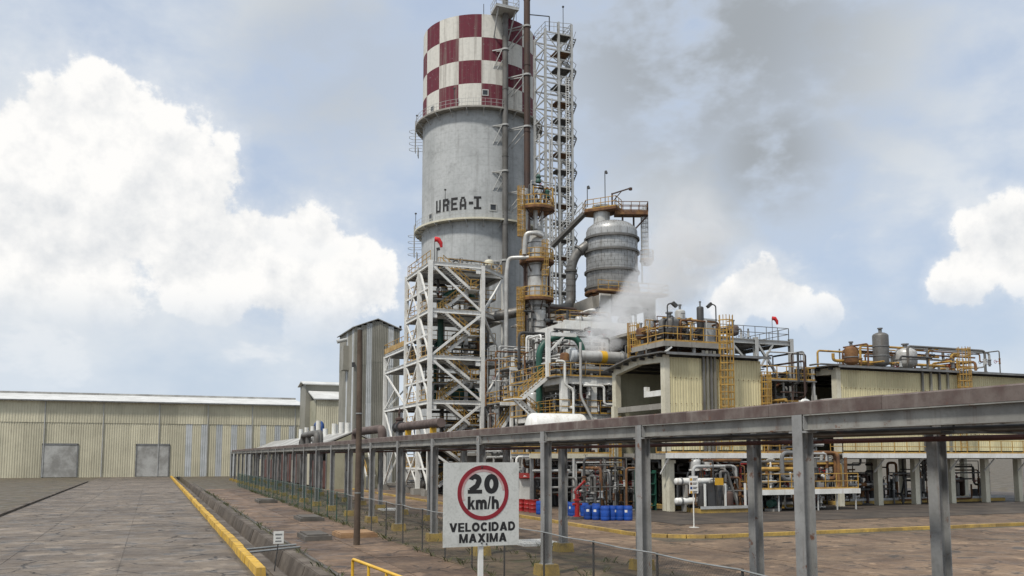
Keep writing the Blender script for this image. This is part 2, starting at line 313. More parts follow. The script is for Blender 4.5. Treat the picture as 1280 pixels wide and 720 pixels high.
class MB:
    def __init__(s): s.v = []; s.f = []
    def add(s, vs, fs):
        o = len(s.v)
        s.v += [tuple(p) for p in vs]; s.f += [tuple(i + o for i in f) for f in fs]
        return s
    def box(s, x0, y0, z0, x1, y1, z1):
        return s.add([(x0, y0, z0), (x1, y0, z0), (x1, y1, z0), (x0, y1, z0), (x0, y0, z1), (x1, y0, z1), (x1, y1, z1), (x0, y1, z1)],
                     [(0, 3, 2, 1), (4, 5, 6, 7), (0, 1, 5, 4), (1, 2, 6, 5), (2, 3, 7, 6), (3, 0, 4, 7)])
    def bar(s, p, q, w, h=None, off=(0, 0)):
        p, q = Vector(p), Vector(q); h = h or w
        a, b = frame_of(q - p)
        vs = []
        for e in (p, q):
            for (i, j) in ((-1, -1), (1, -1), (1, 1), (-1, 1)):
                vs.append(e + a * (i * w / 2 + off[0]) + b * (j * h / 2 + off[1]))
        return s.add(vs, [(0, 1, 2, 3), (7, 6, 5, 4), (0, 4, 5, 1), (1, 5, 6, 2), (2, 6, 7, 3), (3, 7, 4, 0)])
    def ibeam(s, p, q, w, h, t=None):
        t = t or max(0.018, h * 0.07)
        s.bar(p, q, w, t, (0, h / 2 - t / 2)); s.bar(p, q, w, t, (0, -h / 2 + t / 2)); return s.bar(p, q, t, h - 2 * t - 0.002)
    def tube(s, pts, r, n=8, caps=True):
        pts = [Vector(p) for p in pts]
        rs = r if isinstance(r, (list, tuple)) else [r] * len(pts)
        d0 = (pts[1] - pts[0]).normalized()
        a, b = frame_of(d0)
        vs = []
        for i, p in enumerate(pts):
            if 0 < i < len(pts) - 1: d = ((pts[i + 1] - p).normalized() + (p - pts[i - 1]).normalized())
            elif i: d = p - pts[i - 1]
            else: d = pts[1] - p
            if d.length < 1e-6: d = d0
            d.normalize()
            q = d0.rotation_difference(d); a = q @ a; b = q @ b; d0 = d
            for k in range(n):
                t = 2 * math.pi * k / n
                vs.append(p + (a * math.cos(t) + b * math.sin(t)) * rs[i])
        fs = [(i * n + k, (i + 1) * n + k, (i + 1) * n + (k + 1) % n, i * n + (k + 1) % n) for i in range(len(pts) - 1) for k in range(n)]
        if caps: fs += [tuple(range(n)), tuple(reversed(range((len(pts) - 1) * n, len(pts) * n)))]
        return s.add(vs, fs)
    def pipe(s, pts, r, n=10, rad=None): return s.tube(fillet(pts, rad or r * 3) if len(pts) > 2 else pts, r, n)
    def lathe(s, c, prof, n=24, axis='z', a0=0, a1=360):
        c = Vector(c); full = abs(a1 - a0) >= 359.9; m = n if full else n + 1
        vs = []
        for (r, h) in prof:
            for k in range(m):
                t = R(a0 + (a1 - a0) * k / n)
                u, w = r * math.cos(t), r * math.sin(t)
                vs.append(c + (Vector((u, w, h)) if axis == 'z' else Vector((h, u, w)) if axis == 'x' else Vector((w, h, u))))
        fs = []
        for i in range(len(prof) - 1):
            for k in range(n):
                k2 = (k + 1) % m
                fs.append((i * m + k, i * m + k2, (i + 1) * m + k2, (i + 1) * m + k))
        ring = full and len(prof) >= 3 and abs(prof[0][0] - prof[-1][0]) < 1e-6 and abs(prof[0][1] - prof[-1][1]) < 0.5 and prof[0][0] > 0.02
        if ring and prof[0] != prof[-1]:
            o = (len(prof) - 1) * m
            fs += [(o + k, o + (k + 1) % m, (k + 1) % m, k) for k in range(n)]
        if full and not ring:
            if prof[0][0] > 0.001: fs.append(tuple(reversed(range(m))))
            if prof[-1][0] > 0.001: fs.append(tuple(range((len(prof) - 1) * m, len(prof) * m)))
        return s.add(vs, fs)
    def slab(s, poly, z0, z1):
        n = len(poly)
        return s.add([(x, y, z0) for x, y in poly] + [(x, y, z1) for x, y in poly],
                     [tuple(reversed(range(n))), tuple(range(n, 2 * n))] + [(i, (i + 1) % n, n + (i + 1) % n, n + i) for i in range(n)])
    def rail(s, pts, h=1.08, gap=1.4, r=0.033, toe=True):
        r *= 0.74
        pts = [Vector(p) for p in pts]
        for a, b in zip(pts, pts[1:]):
            L = (b - a).length; k = max(1, round(L / gap))
            for i in range(k + 1):
                p = a.lerp(b, i / k); s.bar(p, p + Vector((0, 0, h)), r * 1.7)
            for f in (1.0, 0.52): s.bar(a + Vector((0, 0, h * f)), b + Vector((0, 0, h * f)), r * 2)
            if toe: s.bar(a + Vector((0, 0, 0.07)), b + Vector((0, 0, 0.07)), 0.02, 0.13)
        return s
    def sheet(s, p, q, z0, z1, pitch=0.25, depth=0.04, out=(0, -1)):
        """trapezoidal profiled sheet standing between two plan points"""
        p, q = Vector((*p, 0)), Vector((*q, 0)); L = (q - p).length; u = (q - p) / L; o = Vector((*out, 0))
        k = max(1, round(L / pitch)); w = L / k; prof = []
        for i in range(k):
            for f, e in ((0, 0), (0.30, 0), (0.42, 1), (0.86, 1)): prof.append((w * (i + f), e * depth))
        prof.append((L, 0))
        vs = []
        for (t, e) in prof:
            b = p + u * t + o * e
            vs += [(b.x, b.y, z0), (b.x, b.y, z1)]
        return s.add(vs, [(2 * i, 2 * i + 2, 2 * i + 3, 2 * i + 1) for i in range(len(prof) - 1)])
    def mesh(s, name, mat, smooth=False):
        me = bpy.data.meshes.new(name); me.from_pydata(s.v, [], s.f); me.materials.append(MATS[mat])
        if smooth:
            me.shade_smooth()
            try: me.set_sharp_from_angle(angle=R(38))
            except Exception: pass
        me.update(); return me

def wloc(o):
    v = Vector((0, 0, 0))
    while o: v = v + o.location; o = o.parent
    return v
def tag(o, label=None, cat=None, group=None, kind=None):
    for k, v in (('label', label), ('category', cat), ('group', group), ('kind', kind)):
        if v: o[k] = v
    return o
def thing(name, label, cat, loc=(0, 0, 0), group=None, rz=0):
    o = bpy.data.objects.new(name, None); COL.objects.link(o)
    o.location = loc; o.rotation_euler = (0, 0, rz); o.empty_display_size = 0.3
    return tag(o, label, cat, group)
def part(name, mb, mat, parent=None, smooth=False, local=False, label=None):
    """one mesh object; vertices are in world axes and shifted to the parent unless local"""
    if parent is not None and not local:
        w = wloc(parent); mb.v = [(x - w.x, y - w.y, z - w.z) for x, y, z in mb.v]
    o = bpy.data.objects.new(name, mb.mesh(name, mat, smooth)); COL.objects.link(o); o.parent = parent
    if label: o['label'] = label
    return o
def single(name, mb, mat, label, cat, group=None, kind=None, smooth=False, base=None):
    """a thing made of one mesh; its origin goes to its base"""
    if base is not None: mb.v = [(x - base[0], y - base[1], z - base[2]) for x, y, z in mb.v]
    o = bpy.data.objects.new(name, mb.mesh(name, mat, smooth)); COL.objects.link(o)
    if base is not None: o.location = base
    return tag(o, label, cat, group, kind)
def inst(src, parent=None, loc=(0, 0, 0), rz=0, name=None):
    """another object on the same mesh"""
    o = bpy.data.objects.new(name or src.name.split('.')[0], src.data); COL.objects.link(o)
    o.parent = parent; o.location = loc; o.rotation_euler = (0, 0, rz); return o
def copy_tree(o, parent=None):
    c = o.copy(); COL.objects.link(c); c.parent = parent
    for ch in o.children: copy_tree(ch, c)
    return c

# ------------------------------------------------------------------ the setting: ground, ditch, pavements, kerbs, road
def build_ground():
    prof = [(-4000, 0), (-60, 0), (4.40, 0), (4.72, -1.25), (5.12, -1.25), (5.50, 0), (60, 0), (4000, 0)]
    ys = [-400, 0, 60, 130, 400, 6000]
    mb = MB()
    vs = [(x, y, z) for y in ys for x, z in prof]
    k = len(prof)
    mb.add(vs, [(j * k + i, j * k + i + 1, (j + 1) * k + i + 1, (j + 1) * k + i) for j in range(len(ys) - 1) for i in range(k - 1)])
    tag(part('ground', mb, 'soil'), kind='structure')
    # road on the near side of the ditch
    road = tag(part('road', MB().box(-9.5, -40, -0.2, 3.30, 420, 0.006), 'road_surface'), kind='structure')
    for i in range(3):
        for j in range(30):
            x0, y0 = -9.4 + i * 4.2, 14 + j * 5.0
            part('slab', MB().box(x0 + .02, y0 + .02, -.1, x0 + 4.18, y0 + 4.98, .012 + rnd.uniform(0, .014)), 'road_surface', road)
    # concrete lining of the ditch, cast in bays
    ditch = tag(bpy.data.objects.new('ditch', None), kind='structure'); COL.objects.link(ditch)
    for i in range(46):
        y0, y1 = 10 + i * 3.0 + 0.02, 13 + i * 3.0 - 0.02
        e = rnd.uniform(-0.015, 0.015)
        for nm, pr in (('lining_slab', [(5.515 + e, 0.015), (5.135 + e, -1.235), (5.06 + e, -1.235), (5.44 + e, 0.015)]),
                       ('lining_slab', [(4.385, 0.012), (4.465, 0.012), (4.785, -1.235), (4.705, -1.235)]),
                       ('ditch_bed', [(4.70, -1.238), (5.15, -1.238), (5.15, -1.20), (4.70, -1.20)])):
            mb = MB().add([(x, y0, z) for x, z in pr] + [(x, y1, z) for x, z in pr], [(0, 1, 2, 3), (7, 6, 5, 4)] + [(a, a + 4, (a + 1) % 4 + 4, (a + 1) % 4) for a in range(4)])
            part(nm, mb, 'ditch_concrete', ditch)
        part('coping', MB().box(5.50, y0, -0.1, 5.86, y1, 0.03 + rnd.uniform(0, 0.012)), 'ditch_concrete', ditch)
        part('channel_edge', MB().box(6.02, y0, -0.1, 6.16, y1, 0.055 + rnd.uniform(0, 0.015)), 'dark_concrete', ditch)
        part('coping', MB().box(4.02, y0, -0.1, 4.39, y1, 0.025 + rnd.uniform(0, 0.012)), 'ditch_concrete', ditch)
    # slab paving of the yard between ditch and process area
    pave = tag(bpy.data.objects.new('pavement', None), kind='structure'); COL.objects.link(pave)
    xs = [6.2, 8.55, 10.9, 14.2, 17.4, 20.3, 23.15]
    for i in range(6):
        for j in range(24):
            y0 = 8 + j * 4.6 + (0.0 if i < 2 else 1.7)
            z = 0.022 + rnd.uniform(0, 0.014)
            part('slab', MB().box(xs[i] + 0.018, y0 + 0.018, -0.12, xs[i + 1] - 0.018, y0 + 4.582, z), ('slab_concrete', 'slab_concrete', 'mossy_concrete', 'mossy_concrete', 'yard_concrete', 'yard_concrete')[i], pave)
    # cross road to the right of the process area
    for i in range(12):
        for j in range(6):
            x0, y0 = 23.2 + i * 5.0, 7 + j * 5.0
            if y0 > 33: continue
            part('slab', MB().box(x0 + 0.02, y0 + 0.02, -0.12, x0 + 4.98, y0 + 4.98, 0.02 + rnd.uniform(0, 0.012)), 'yard_concrete', pave)
    # raised floor of the process area with a rounded corner
    poly = [(23.55, 150)] + [(23.55 + 3.4 * (1 - math.cos(R(a))), 41.6 - 3.4 * math.sin(R(a))) for a in range(0, 91, 10)] + [(90, 38.2), (90, 150)]
    tag(part('process_floor', MB().slab(poly, -0.3, 0.11), 'yard_concrete'), kind='structure')
    tag(part('plant_floor', MB().slab([(28.8, 44.8), (90, 44.8), (90, 149), (28.8, 149)], 0.0, 0.135), 'shaded_oily_concrete'), kind='structure')
    kerb = tag(bpy.data.objects.new('kerb', None), kind='structure'); COL.objects.link(kerb)
    line = [(23.4, 150 - 2.4 * i) for i in range(46)] + [(23.4 + 3.55 * (1 - math.cos(R(a))), 41.6 - 3.55 * math.sin(R(a))) for a in range(0, 91, 15)] + [(27 + 2.4 * i, 38.05) for i in range(1, 24)]
    for a, b in zip(line, line[1:]):
        A, B = Vector((*a, 0.06)), Vector((*b, 0.06)); g = (B - A).normalized() * 0.012
        part('kerb_stone', MB().bar(A + g, B - g, 0.26, 0.22 + rnd.uniform(0, 0.015)), 'kerb_yellow', kerb)
    # yellow kerb blocks of the near road, ending at the culvert
    nk = tag(bpy.data.objects.new('road_kerb', None), kind='structure'); COL.objects.link(nk)
    for i in range(80):
        y0 = 31.9 + i * 2.0; e = rnd.uniform(-.02, .02); h = .30 + rnd.uniform(-.02, .015)
        part('kerb_block', MB().add([(3.42 + e, y0 + .012, -.1), (3.78 + e, y0 + .012, -.1), (3.78 + e, y0 + 1.988, -.1), (3.42 + e, y0 + 1.988, -.1), (3.45 + e, y0 + .03, h), (3.75 + e, y0 + .03, h), (3.75 + e, y0 + 1.97, h), (3.45 + e, y0 + 1.97, h)],
             [(0, 3, 2, 1), (4, 5, 6, 7), (0, 1, 5, 4), (1, 2, 6, 5), (2, 3, 7, 6), (3, 0, 4, 7)]), 'painted_kerb', nk)
build_ground()
def build_left_kerb():
    nk = tag(bpy.data.objects.new('verge_kerb', None), kind='structure'); COL.objects.link(nk)
    for i in range(70):
        y0 = 20 + i * 2.0
        part('kerb_block', MB().box(-9.85 + rnd.uniform(-.015, .015), y0 + .012, -.1, -9.55, y0 + 1.988, .16 + rnd.uniform(0, .02)), 'ditch_concrete', nk)
build_left_kerb()

# small things on the yard
single('cover_slab', MB().box(-0.55, -1.6, 0, 0.75, 1.1, 0.22).box(-0.42, -1.4, 0.22, 0.6, 0.9, 0.30), 'dark_concrete', 'dark raised concrete cover slab beside the ditch edge', 'slab', base=None).location = (7.55, 45.4, 0.03)
single('cover_slab', MB().box(-0.75, -1.5, 0, 0.75, 1.5, 0.2).box(-0.6, -1.3, 0.2, 0.6, 1.3, 0.27), 'dark_concrete', 'mossy dark cover slab midway along the yard', 'slab').location = (9.55, 58.6, 0.03)
single('cover_slab', MB().box(-0.8, -1.8, 0, 0.8, 1.8, 0.24).box(-0.6, -1.5, 0.24, 0.6, 1.5, 0.32), 'dark_concrete', 'farthest dark cover slab, near the green fence', 'slab').location = (9.6, 82.5, 0.03)
single('plinth', MB().box(-0.9, -1.0, 0, 1.0, 1.2, 0.2).box(-0.82, -0.9, 0.2, 0.9, 1.1, 0.25), 'timber_plank', 'low orange brown plinth behind the wooden pole', 'plinth').location = (9.75, 45.6, 0.03)
single('cover_plate', MB().box(-1.0, -1.1, 0, 1.0, 1.1, 0.1), 'white_paint', 'pale cover plate lying under the rack near the stair tower', 'cover plate').location = (17.3, 67.0, 0.03)
single('cover_plate', MB().box(-0.9, -1.0, 0, 1.0, 1.0, 0.12).box(-0.7, -0.8, 0.12, 0.8, 0.8, 0.16), 'white_paint', 'pale cover plate lying right of the speed sign', 'cover plate').location = (16.7, 38.4, 0.03)
for k, (y, dx) in enumerate(((40.6, 0.1), (39.3, 0.3))):
    single('crossing_pipe', MB().tube([(3.95, y, 0.07), (6.2, y + 0.7 + dx, 0.12)], 0.045, 8), 'galvanised', ['thin grey pipe laid across the ditch, farther one', 'thin grey pipe laid across the ditch, nearer one'][k], 'pipe', 'pipes across the ditch', smooth=True)

def build_small_marker():
    t = thing('marker_sign', 'small white marker board on a thin post beside the ditch', 'sign', (4.18, 32.85, 0.02))
    part('post', MB().tube([(0, 0, 0), (0.11, 0, 1.0)], 0.022, 6), 'dark_steel', t, local=True)
    part('board', MB().box(-0.06, -0.02, 0.98, 0.30, 0.0, 1.42), 'white_paint', t, local=True)
    part('printed_line', MB().box(0.0, -0.026, 1.28, 0.24, -0.021, 1.33).box(0.02, -0.026, 1.16, 0.2, -0.021, 1.20).box(0.0, -0.026, 1.05, 0.22, -0.021, 1.09), 'grey_steel', t, local=True)
build_small_marker()

def build_pole():
    t = thing('utility_pole', 'tall bare brown wooden pole standing in the yard', 'pole', (8.92, 41.1, 0.0))
    part('shaft', MB().tube([(0, 0, 0), (0.02, 0, 5), (-0.02, 0, 10.15)], [0.155, 0.14, 0.12], 14), 'wood', t, smooth=True, local=True)
    part('cap', MB().lathe((-0.02, 0, 10.15), [(0.124, -0.05), (0.126, 0.0), (0.02, 0.03)], 12), 'grey_steel', t, local=True)
    for z in (2.4, 6.1):
        part('band', MB().lathe((0.01, 0, z), [(0.158, 0), (0.158, 0.06)], 14), 'galvanised', t, local=True)
build_pole()

def build_guard_rail():
    t = thing('guard_rail', 'bright yellow tubular guard rail at the edge of the ditch', 'railing', (5.6, 26.2, 0))
    a, b = Vector((5.58, 26.2, 0)), Vector((6.12, 18.2, 0))
    up = Vector((0, 0, 1.1))
    part('top_rail', MB().pipe([a + Vector((0, 0, 0.1)), a + up, b + up, b + Vector((0, 0, 0.1))], 0.045, 10, 0.12), 'bright_yellow', t, smooth=True)
    part('mid_rail', MB().tube([a + up * 0.5, b + up * 0.5], 0.038, 8), 'bright_yellow', t, smooth=True)
    for i in range(1, 5):
        p = a.lerp(b, i / 5); part('post', MB().tube([p, p + up], 0.04, 8), 'bright_yellow', t, smooth=True)
build_guard_rail()

# ------------------------------------------------------------------ speed sign
def arc(cx, cz, rx, rz, a0, a1, k=10):
    return [(cx + rx * math.cos(R(a0 + (a1 - a0) * i / k)), cz + rz * math.sin(R(a0 + (a1 - a0) * i / k))) for i in range(k + 1)]
T = 0.27                                                     # stroke weight of the block lettering
def _g():
    h = T / 2
    para = lambda xa, xb, w=T * 1.12: ('q', [(xa, 0), (xa + w, 0), (xb + w, 1), (xb, 1)])
    box = lambda x0, z0, x1, z1: ('q', [(x0, z0), (x1, z0), (x1, z1), (x0, z1)])
    return {
        'V': (0.95, [para(0.34, 0.0), para(0.34, 0.95 - T * 1.12)]), 'E': (0.74, [box(0, 0, T, 1), box(T, 0, .74, .2), box(T, .4, .70, .6), box(T, .8, .74, 1)]),
        'L': (0.70, [box(0, 0, T, 1), box(T, 0, .70, .21)]), 'O': (0.95, [('r', arc(.475, .5, .475 - h, .5 - h * .85, 0, 360, 20))]),
        'C': (0.88, [('r', arc(.46, .5, .46 - h, .5 - h * .85, 38, 322, 18))]), 'I': (T, [box(0, 0, T, 1)]),
        'D': (0.88, [box(0, 0, T, 1), ('r', [(T, .1), (.42, .1)] + arc(.40, .5, .48 - h, .4, -88, 88, 12) + [(.42, .9), (T, .9)])]),
        'A': (0.96, [para(0.0, 0.34), para(0.96 - T * 1.12, 0.34), box(.25, .18, .71, .36)]), 'M': (1.02, [box(0, 0, T * .92, 1), box(1.02 - T * .92, 0, 1.02, 1), ('q', [(.40, 0), (.62, 0), (.28, 1), (.06, 1)]), ('q', [(.40, 0), (.62, 0), (.96, 1), (.74, 1)])]),
        'X': (0.94, [para(0.0, 0.94 - T * 1.2, T * 1.2), para(0.94 - T * 1.2, 0.0, T * 1.2)]),
        '2': (0.72, [('r', arc(.35, .69, .35 - h, .31 - h * .8, 168, -28, 14) + [(.46, .40), (.14, .16)]), box(0, 0, .72, .2)]),
        '0': (0.74, [('r', arc(.37, .5, .37 - h, .5 - h * .85, 0, 360, 20))]), 'k': (0.70, [box(0, 0, T, 1), ('q', [(.18, .30), (.30, .22), (.68, .72), (.42, .72)]), ('q', [(.30, .36), (.44, 0), (.72, 0), (.44, .46)])]),
        'm': (1.06, [box(0, 0, T, .72), ('r', [(.10, .50)] + arc(.33, .44, .22, .19, 150, 0, 8) + [(.55, 0)]), ('r', [(.60, .50)] + arc(.77, .44, .18, .19, 150, 0, 8) + [(.95, 0)])]),
        'h': (0.68, [box(0, 0, T, 1), ('r', [(.12, .50)] + arc(.35, .42, .22, .21, 150, 0, 8) + [(.57, 0)])]), '/': (0.36, [para(0.0, 0.20, .16)])}
GLYPH = _g()
def text_mesh(txt, width, height, gap=0.10):
    mb = MB(); x = 0; tot = sum(GLYPH[c][0] + gap for c in txt) - gap; sx = width / tot; lay = 0
    for c in txt:
        w, parts = GLYPH[c]
        for kind, pts in parts:
            lay += 1; y = -0.0006 * (lay % 6)
            if kind == 'q': polys = [pts]
            else:
                P = [Vector(p) for p in pts]; L, Rr = [], []; closed = (P[0] - P[-1]).length < 1e-4
                for i, p in enumerate(P):
                    a = P[i - 1] if i else (P[-2] if closed else p); b2 = P[i + 1] if i < len(P) - 1 else (P[1] if closed else p)
                    dd = (b2 - a).normalized(); nn = Vector((-dd.y, dd.x)) * T * .5
                    L.append(p + nn); Rr.append(p - nn)
                polys = [[Rr[i], Rr[i + 1], L[i + 1], L[i]] for i in range(len(P) - 1)]
            for q in polys:
                mb.add([((x + a[0]) * sx - width / 2, y, a[1] * height) for a in q], [tuple(range(len(q)))])
        x += w + gap
    return mb

def build_sign():
    t = thing('speed_sign', 'square white speed limit sign with red ring on a white post', 'sign', (5.96, 16.24, 0))
    W, zb, zt = 1.56, 2.38, 3.99
    part('post', MB().box(-0.045, 0.012, 0, 0.045, 0.09, 2.6), 'white_paint', t, local=True)
    bd = MB().box(-W / 2, -0.012, zb, W / 2, 0.010, zt)
    b = part('board', bd, 'sign_white', t, local=True)
    for z in (2.55, 3.8):
        part('back_strap', MB().box(-0.6, 0.012, z, 0.6, 0.05, z + 0.06), 'galvanised', b, local=True)
    def move(mb, dx, dz, y=-0.014):
        mb.v = [(x + dx, yy + y, z + dz) for x, yy, z in mb.v]; return mb
    part('ring', MB().lathe((0.03, -0.014, 3.405), [(0.450, 0), (0.530, 0), (0.530, -0.004), (0.450, -0.004)], 72, 'y'), 'red_print', t, local=True)
    part('worn_ring', MB().lathe((0.03, -0.0135, 3.405), [(0.405, 0), (0.449, 0), (0.449, -0.002), (0.405, -0.002)], 40, 'y', -110, 85), 'faded_red', t, local=True)
    part('number', move(text_mesh('20', 0.64, 0.37), 0.03, 3.39), 'black_print', t, local=True)
    part('unit', move(text_mesh('km/h', 0.64, 0.25, 0.06), 0.03, 3.085), 'black_print', t, local=True)
    part('wording', move(text_mesh('VELOCIDAD', 1.36, 0.17), 0.02, 2.665), 'black_print', t, local=True)
    part('wording', move(text_mesh('MAXIMA', 0.98, 0.17), 0.03, 2.455), 'black_print', t, local=True)
    for x, z in ((0.0, 2.44), (0.0, 3.9), (0.10, 2.42)):
        part('bolt', MB().lathe((x, -0.012, z), [(0.018, 0), (0.018, -0.012), (0.0, -0.016)], 8, 'y'), 'dark_steel', t, local=True)
build_sign()

# ------------------------------------------------------------------ pipe rack
BAY, Y0R, XF, XB = 6.63, 21.7, 12.8, 16.6
def build_rack():
    t = thing('pipe_rack', 'long grey steel pipe rack on two rows of columns along the yard', 'pipe rack', (XF, Y0R, 0))
    def hcol(h):
        return MB().box(-0.15, -0.15, 0.42, -0.128, 0.15, h).box(0.128, -0.15, 0.42, 0.15, 0.15, h).box(-0.128, -0.009, 0.42, 0.128, 0.009, h).box(-0.2, -0.2, 0.40, 0.2, 0.2, 0.425)
    src = ped = None
    for k in range(-2, 22):
        y = k * BAY
        for x in (0, XB - XF):
            if src is None:
                src = part('column', hcol(4.985), 'rack_steel', t, local=True); src.location = (x, y, 0)
                mb = MB().add([(-0.36, -0.36, 0), (0.36, -0.36, 0), (0.36, 0.36, 0), (-0.36, 0.36, 0), (-0.32, -0.32, 0.40), (0.32, -0.32, 0.40), (0.32, 0.32, 0.40), (-0.32, 0.32, 0.40)],
                              [(0, 3, 2, 1), (4, 5, 6, 7), (0, 1, 5, 4), (1, 2, 6, 5), (2, 3, 7, 6), (3, 0, 4, 7)])
                ped = part('pedestal', mb, 'ochre_concrete', t, local=True); ped.location = (x, y, 0)
            else:
                inst(src, t, (x, y, 0)); inst(ped, t, (x, y, 0), rnd.uniform(-0.05, 0.05))
    lb = cb = jb = gp = None
    for k in range(-2, 21):
        y = k * BAY
        for x in (0, XB - XF):
            if lb is None:
                lb = part('longitudinal_beam', MB().ibeam((0, 0.16, 4.82), (0, BAY - 0.16, 4.82), 0.22, 0.33), 'rack_beam', t, local=True); lb.location = (x, y, 0)
            else: inst(lb, t, (x, y, 0))
        if cb is None:
            cb = part('cross_beam', MB().ibeam((0.16, 0, 4.80), (XB - XF - 0.16, 0, 4.80), 0.2, 0.28), 'rack_beam', t, local=True); cb.location = (0, y, 0)
            jb = part('cross_joist', MB().ibeam((0.12, 0, 4.84), (XB - XF - 0.12, 0, 4.84), 0.14, 0.2), 'rack_beam', t, local=True); jb.location = (0, y + BAY / 2, 0)
        else:
            inst(cb, t, (0, y, 0)); inst(jb, t, (0, y + BAY / 2, 0))
        for x in (0, XB - XF):
            for e in (.17, BAY - .17):
                if gp is None: gp = part('splice_plate', MB().box(-.115, -.012, 4.68, .115, .012, 4.96).box(-.14, -.1, 4.60, .14, .1, 4.64), 'rack_steel', t, local=True); o = gp
                else: o = inst(gp, t)
                o.location = (x, y + e, 0)
        part('hanger', MB().bar((XF + .6, Y0R + y + BAY / 2, 4.56), (XF + .6, Y0R + y + BAY / 2, 4.74), .03).bar((XF + .3, Y0R + y + BAY / 2, 4.545), (XB + .1, Y0R + y + BAY / 2, 4.545), .04), 'dark_steel', t)
        part('diagonal', MB().bar((XF + 0.12, Y0R + y + 0.2, 4.70), (XB - 0.12, Y0R + y + BAY - 0.2, 4.70), 0.09, 0.06), 'rack_beam', t)
build_rack()

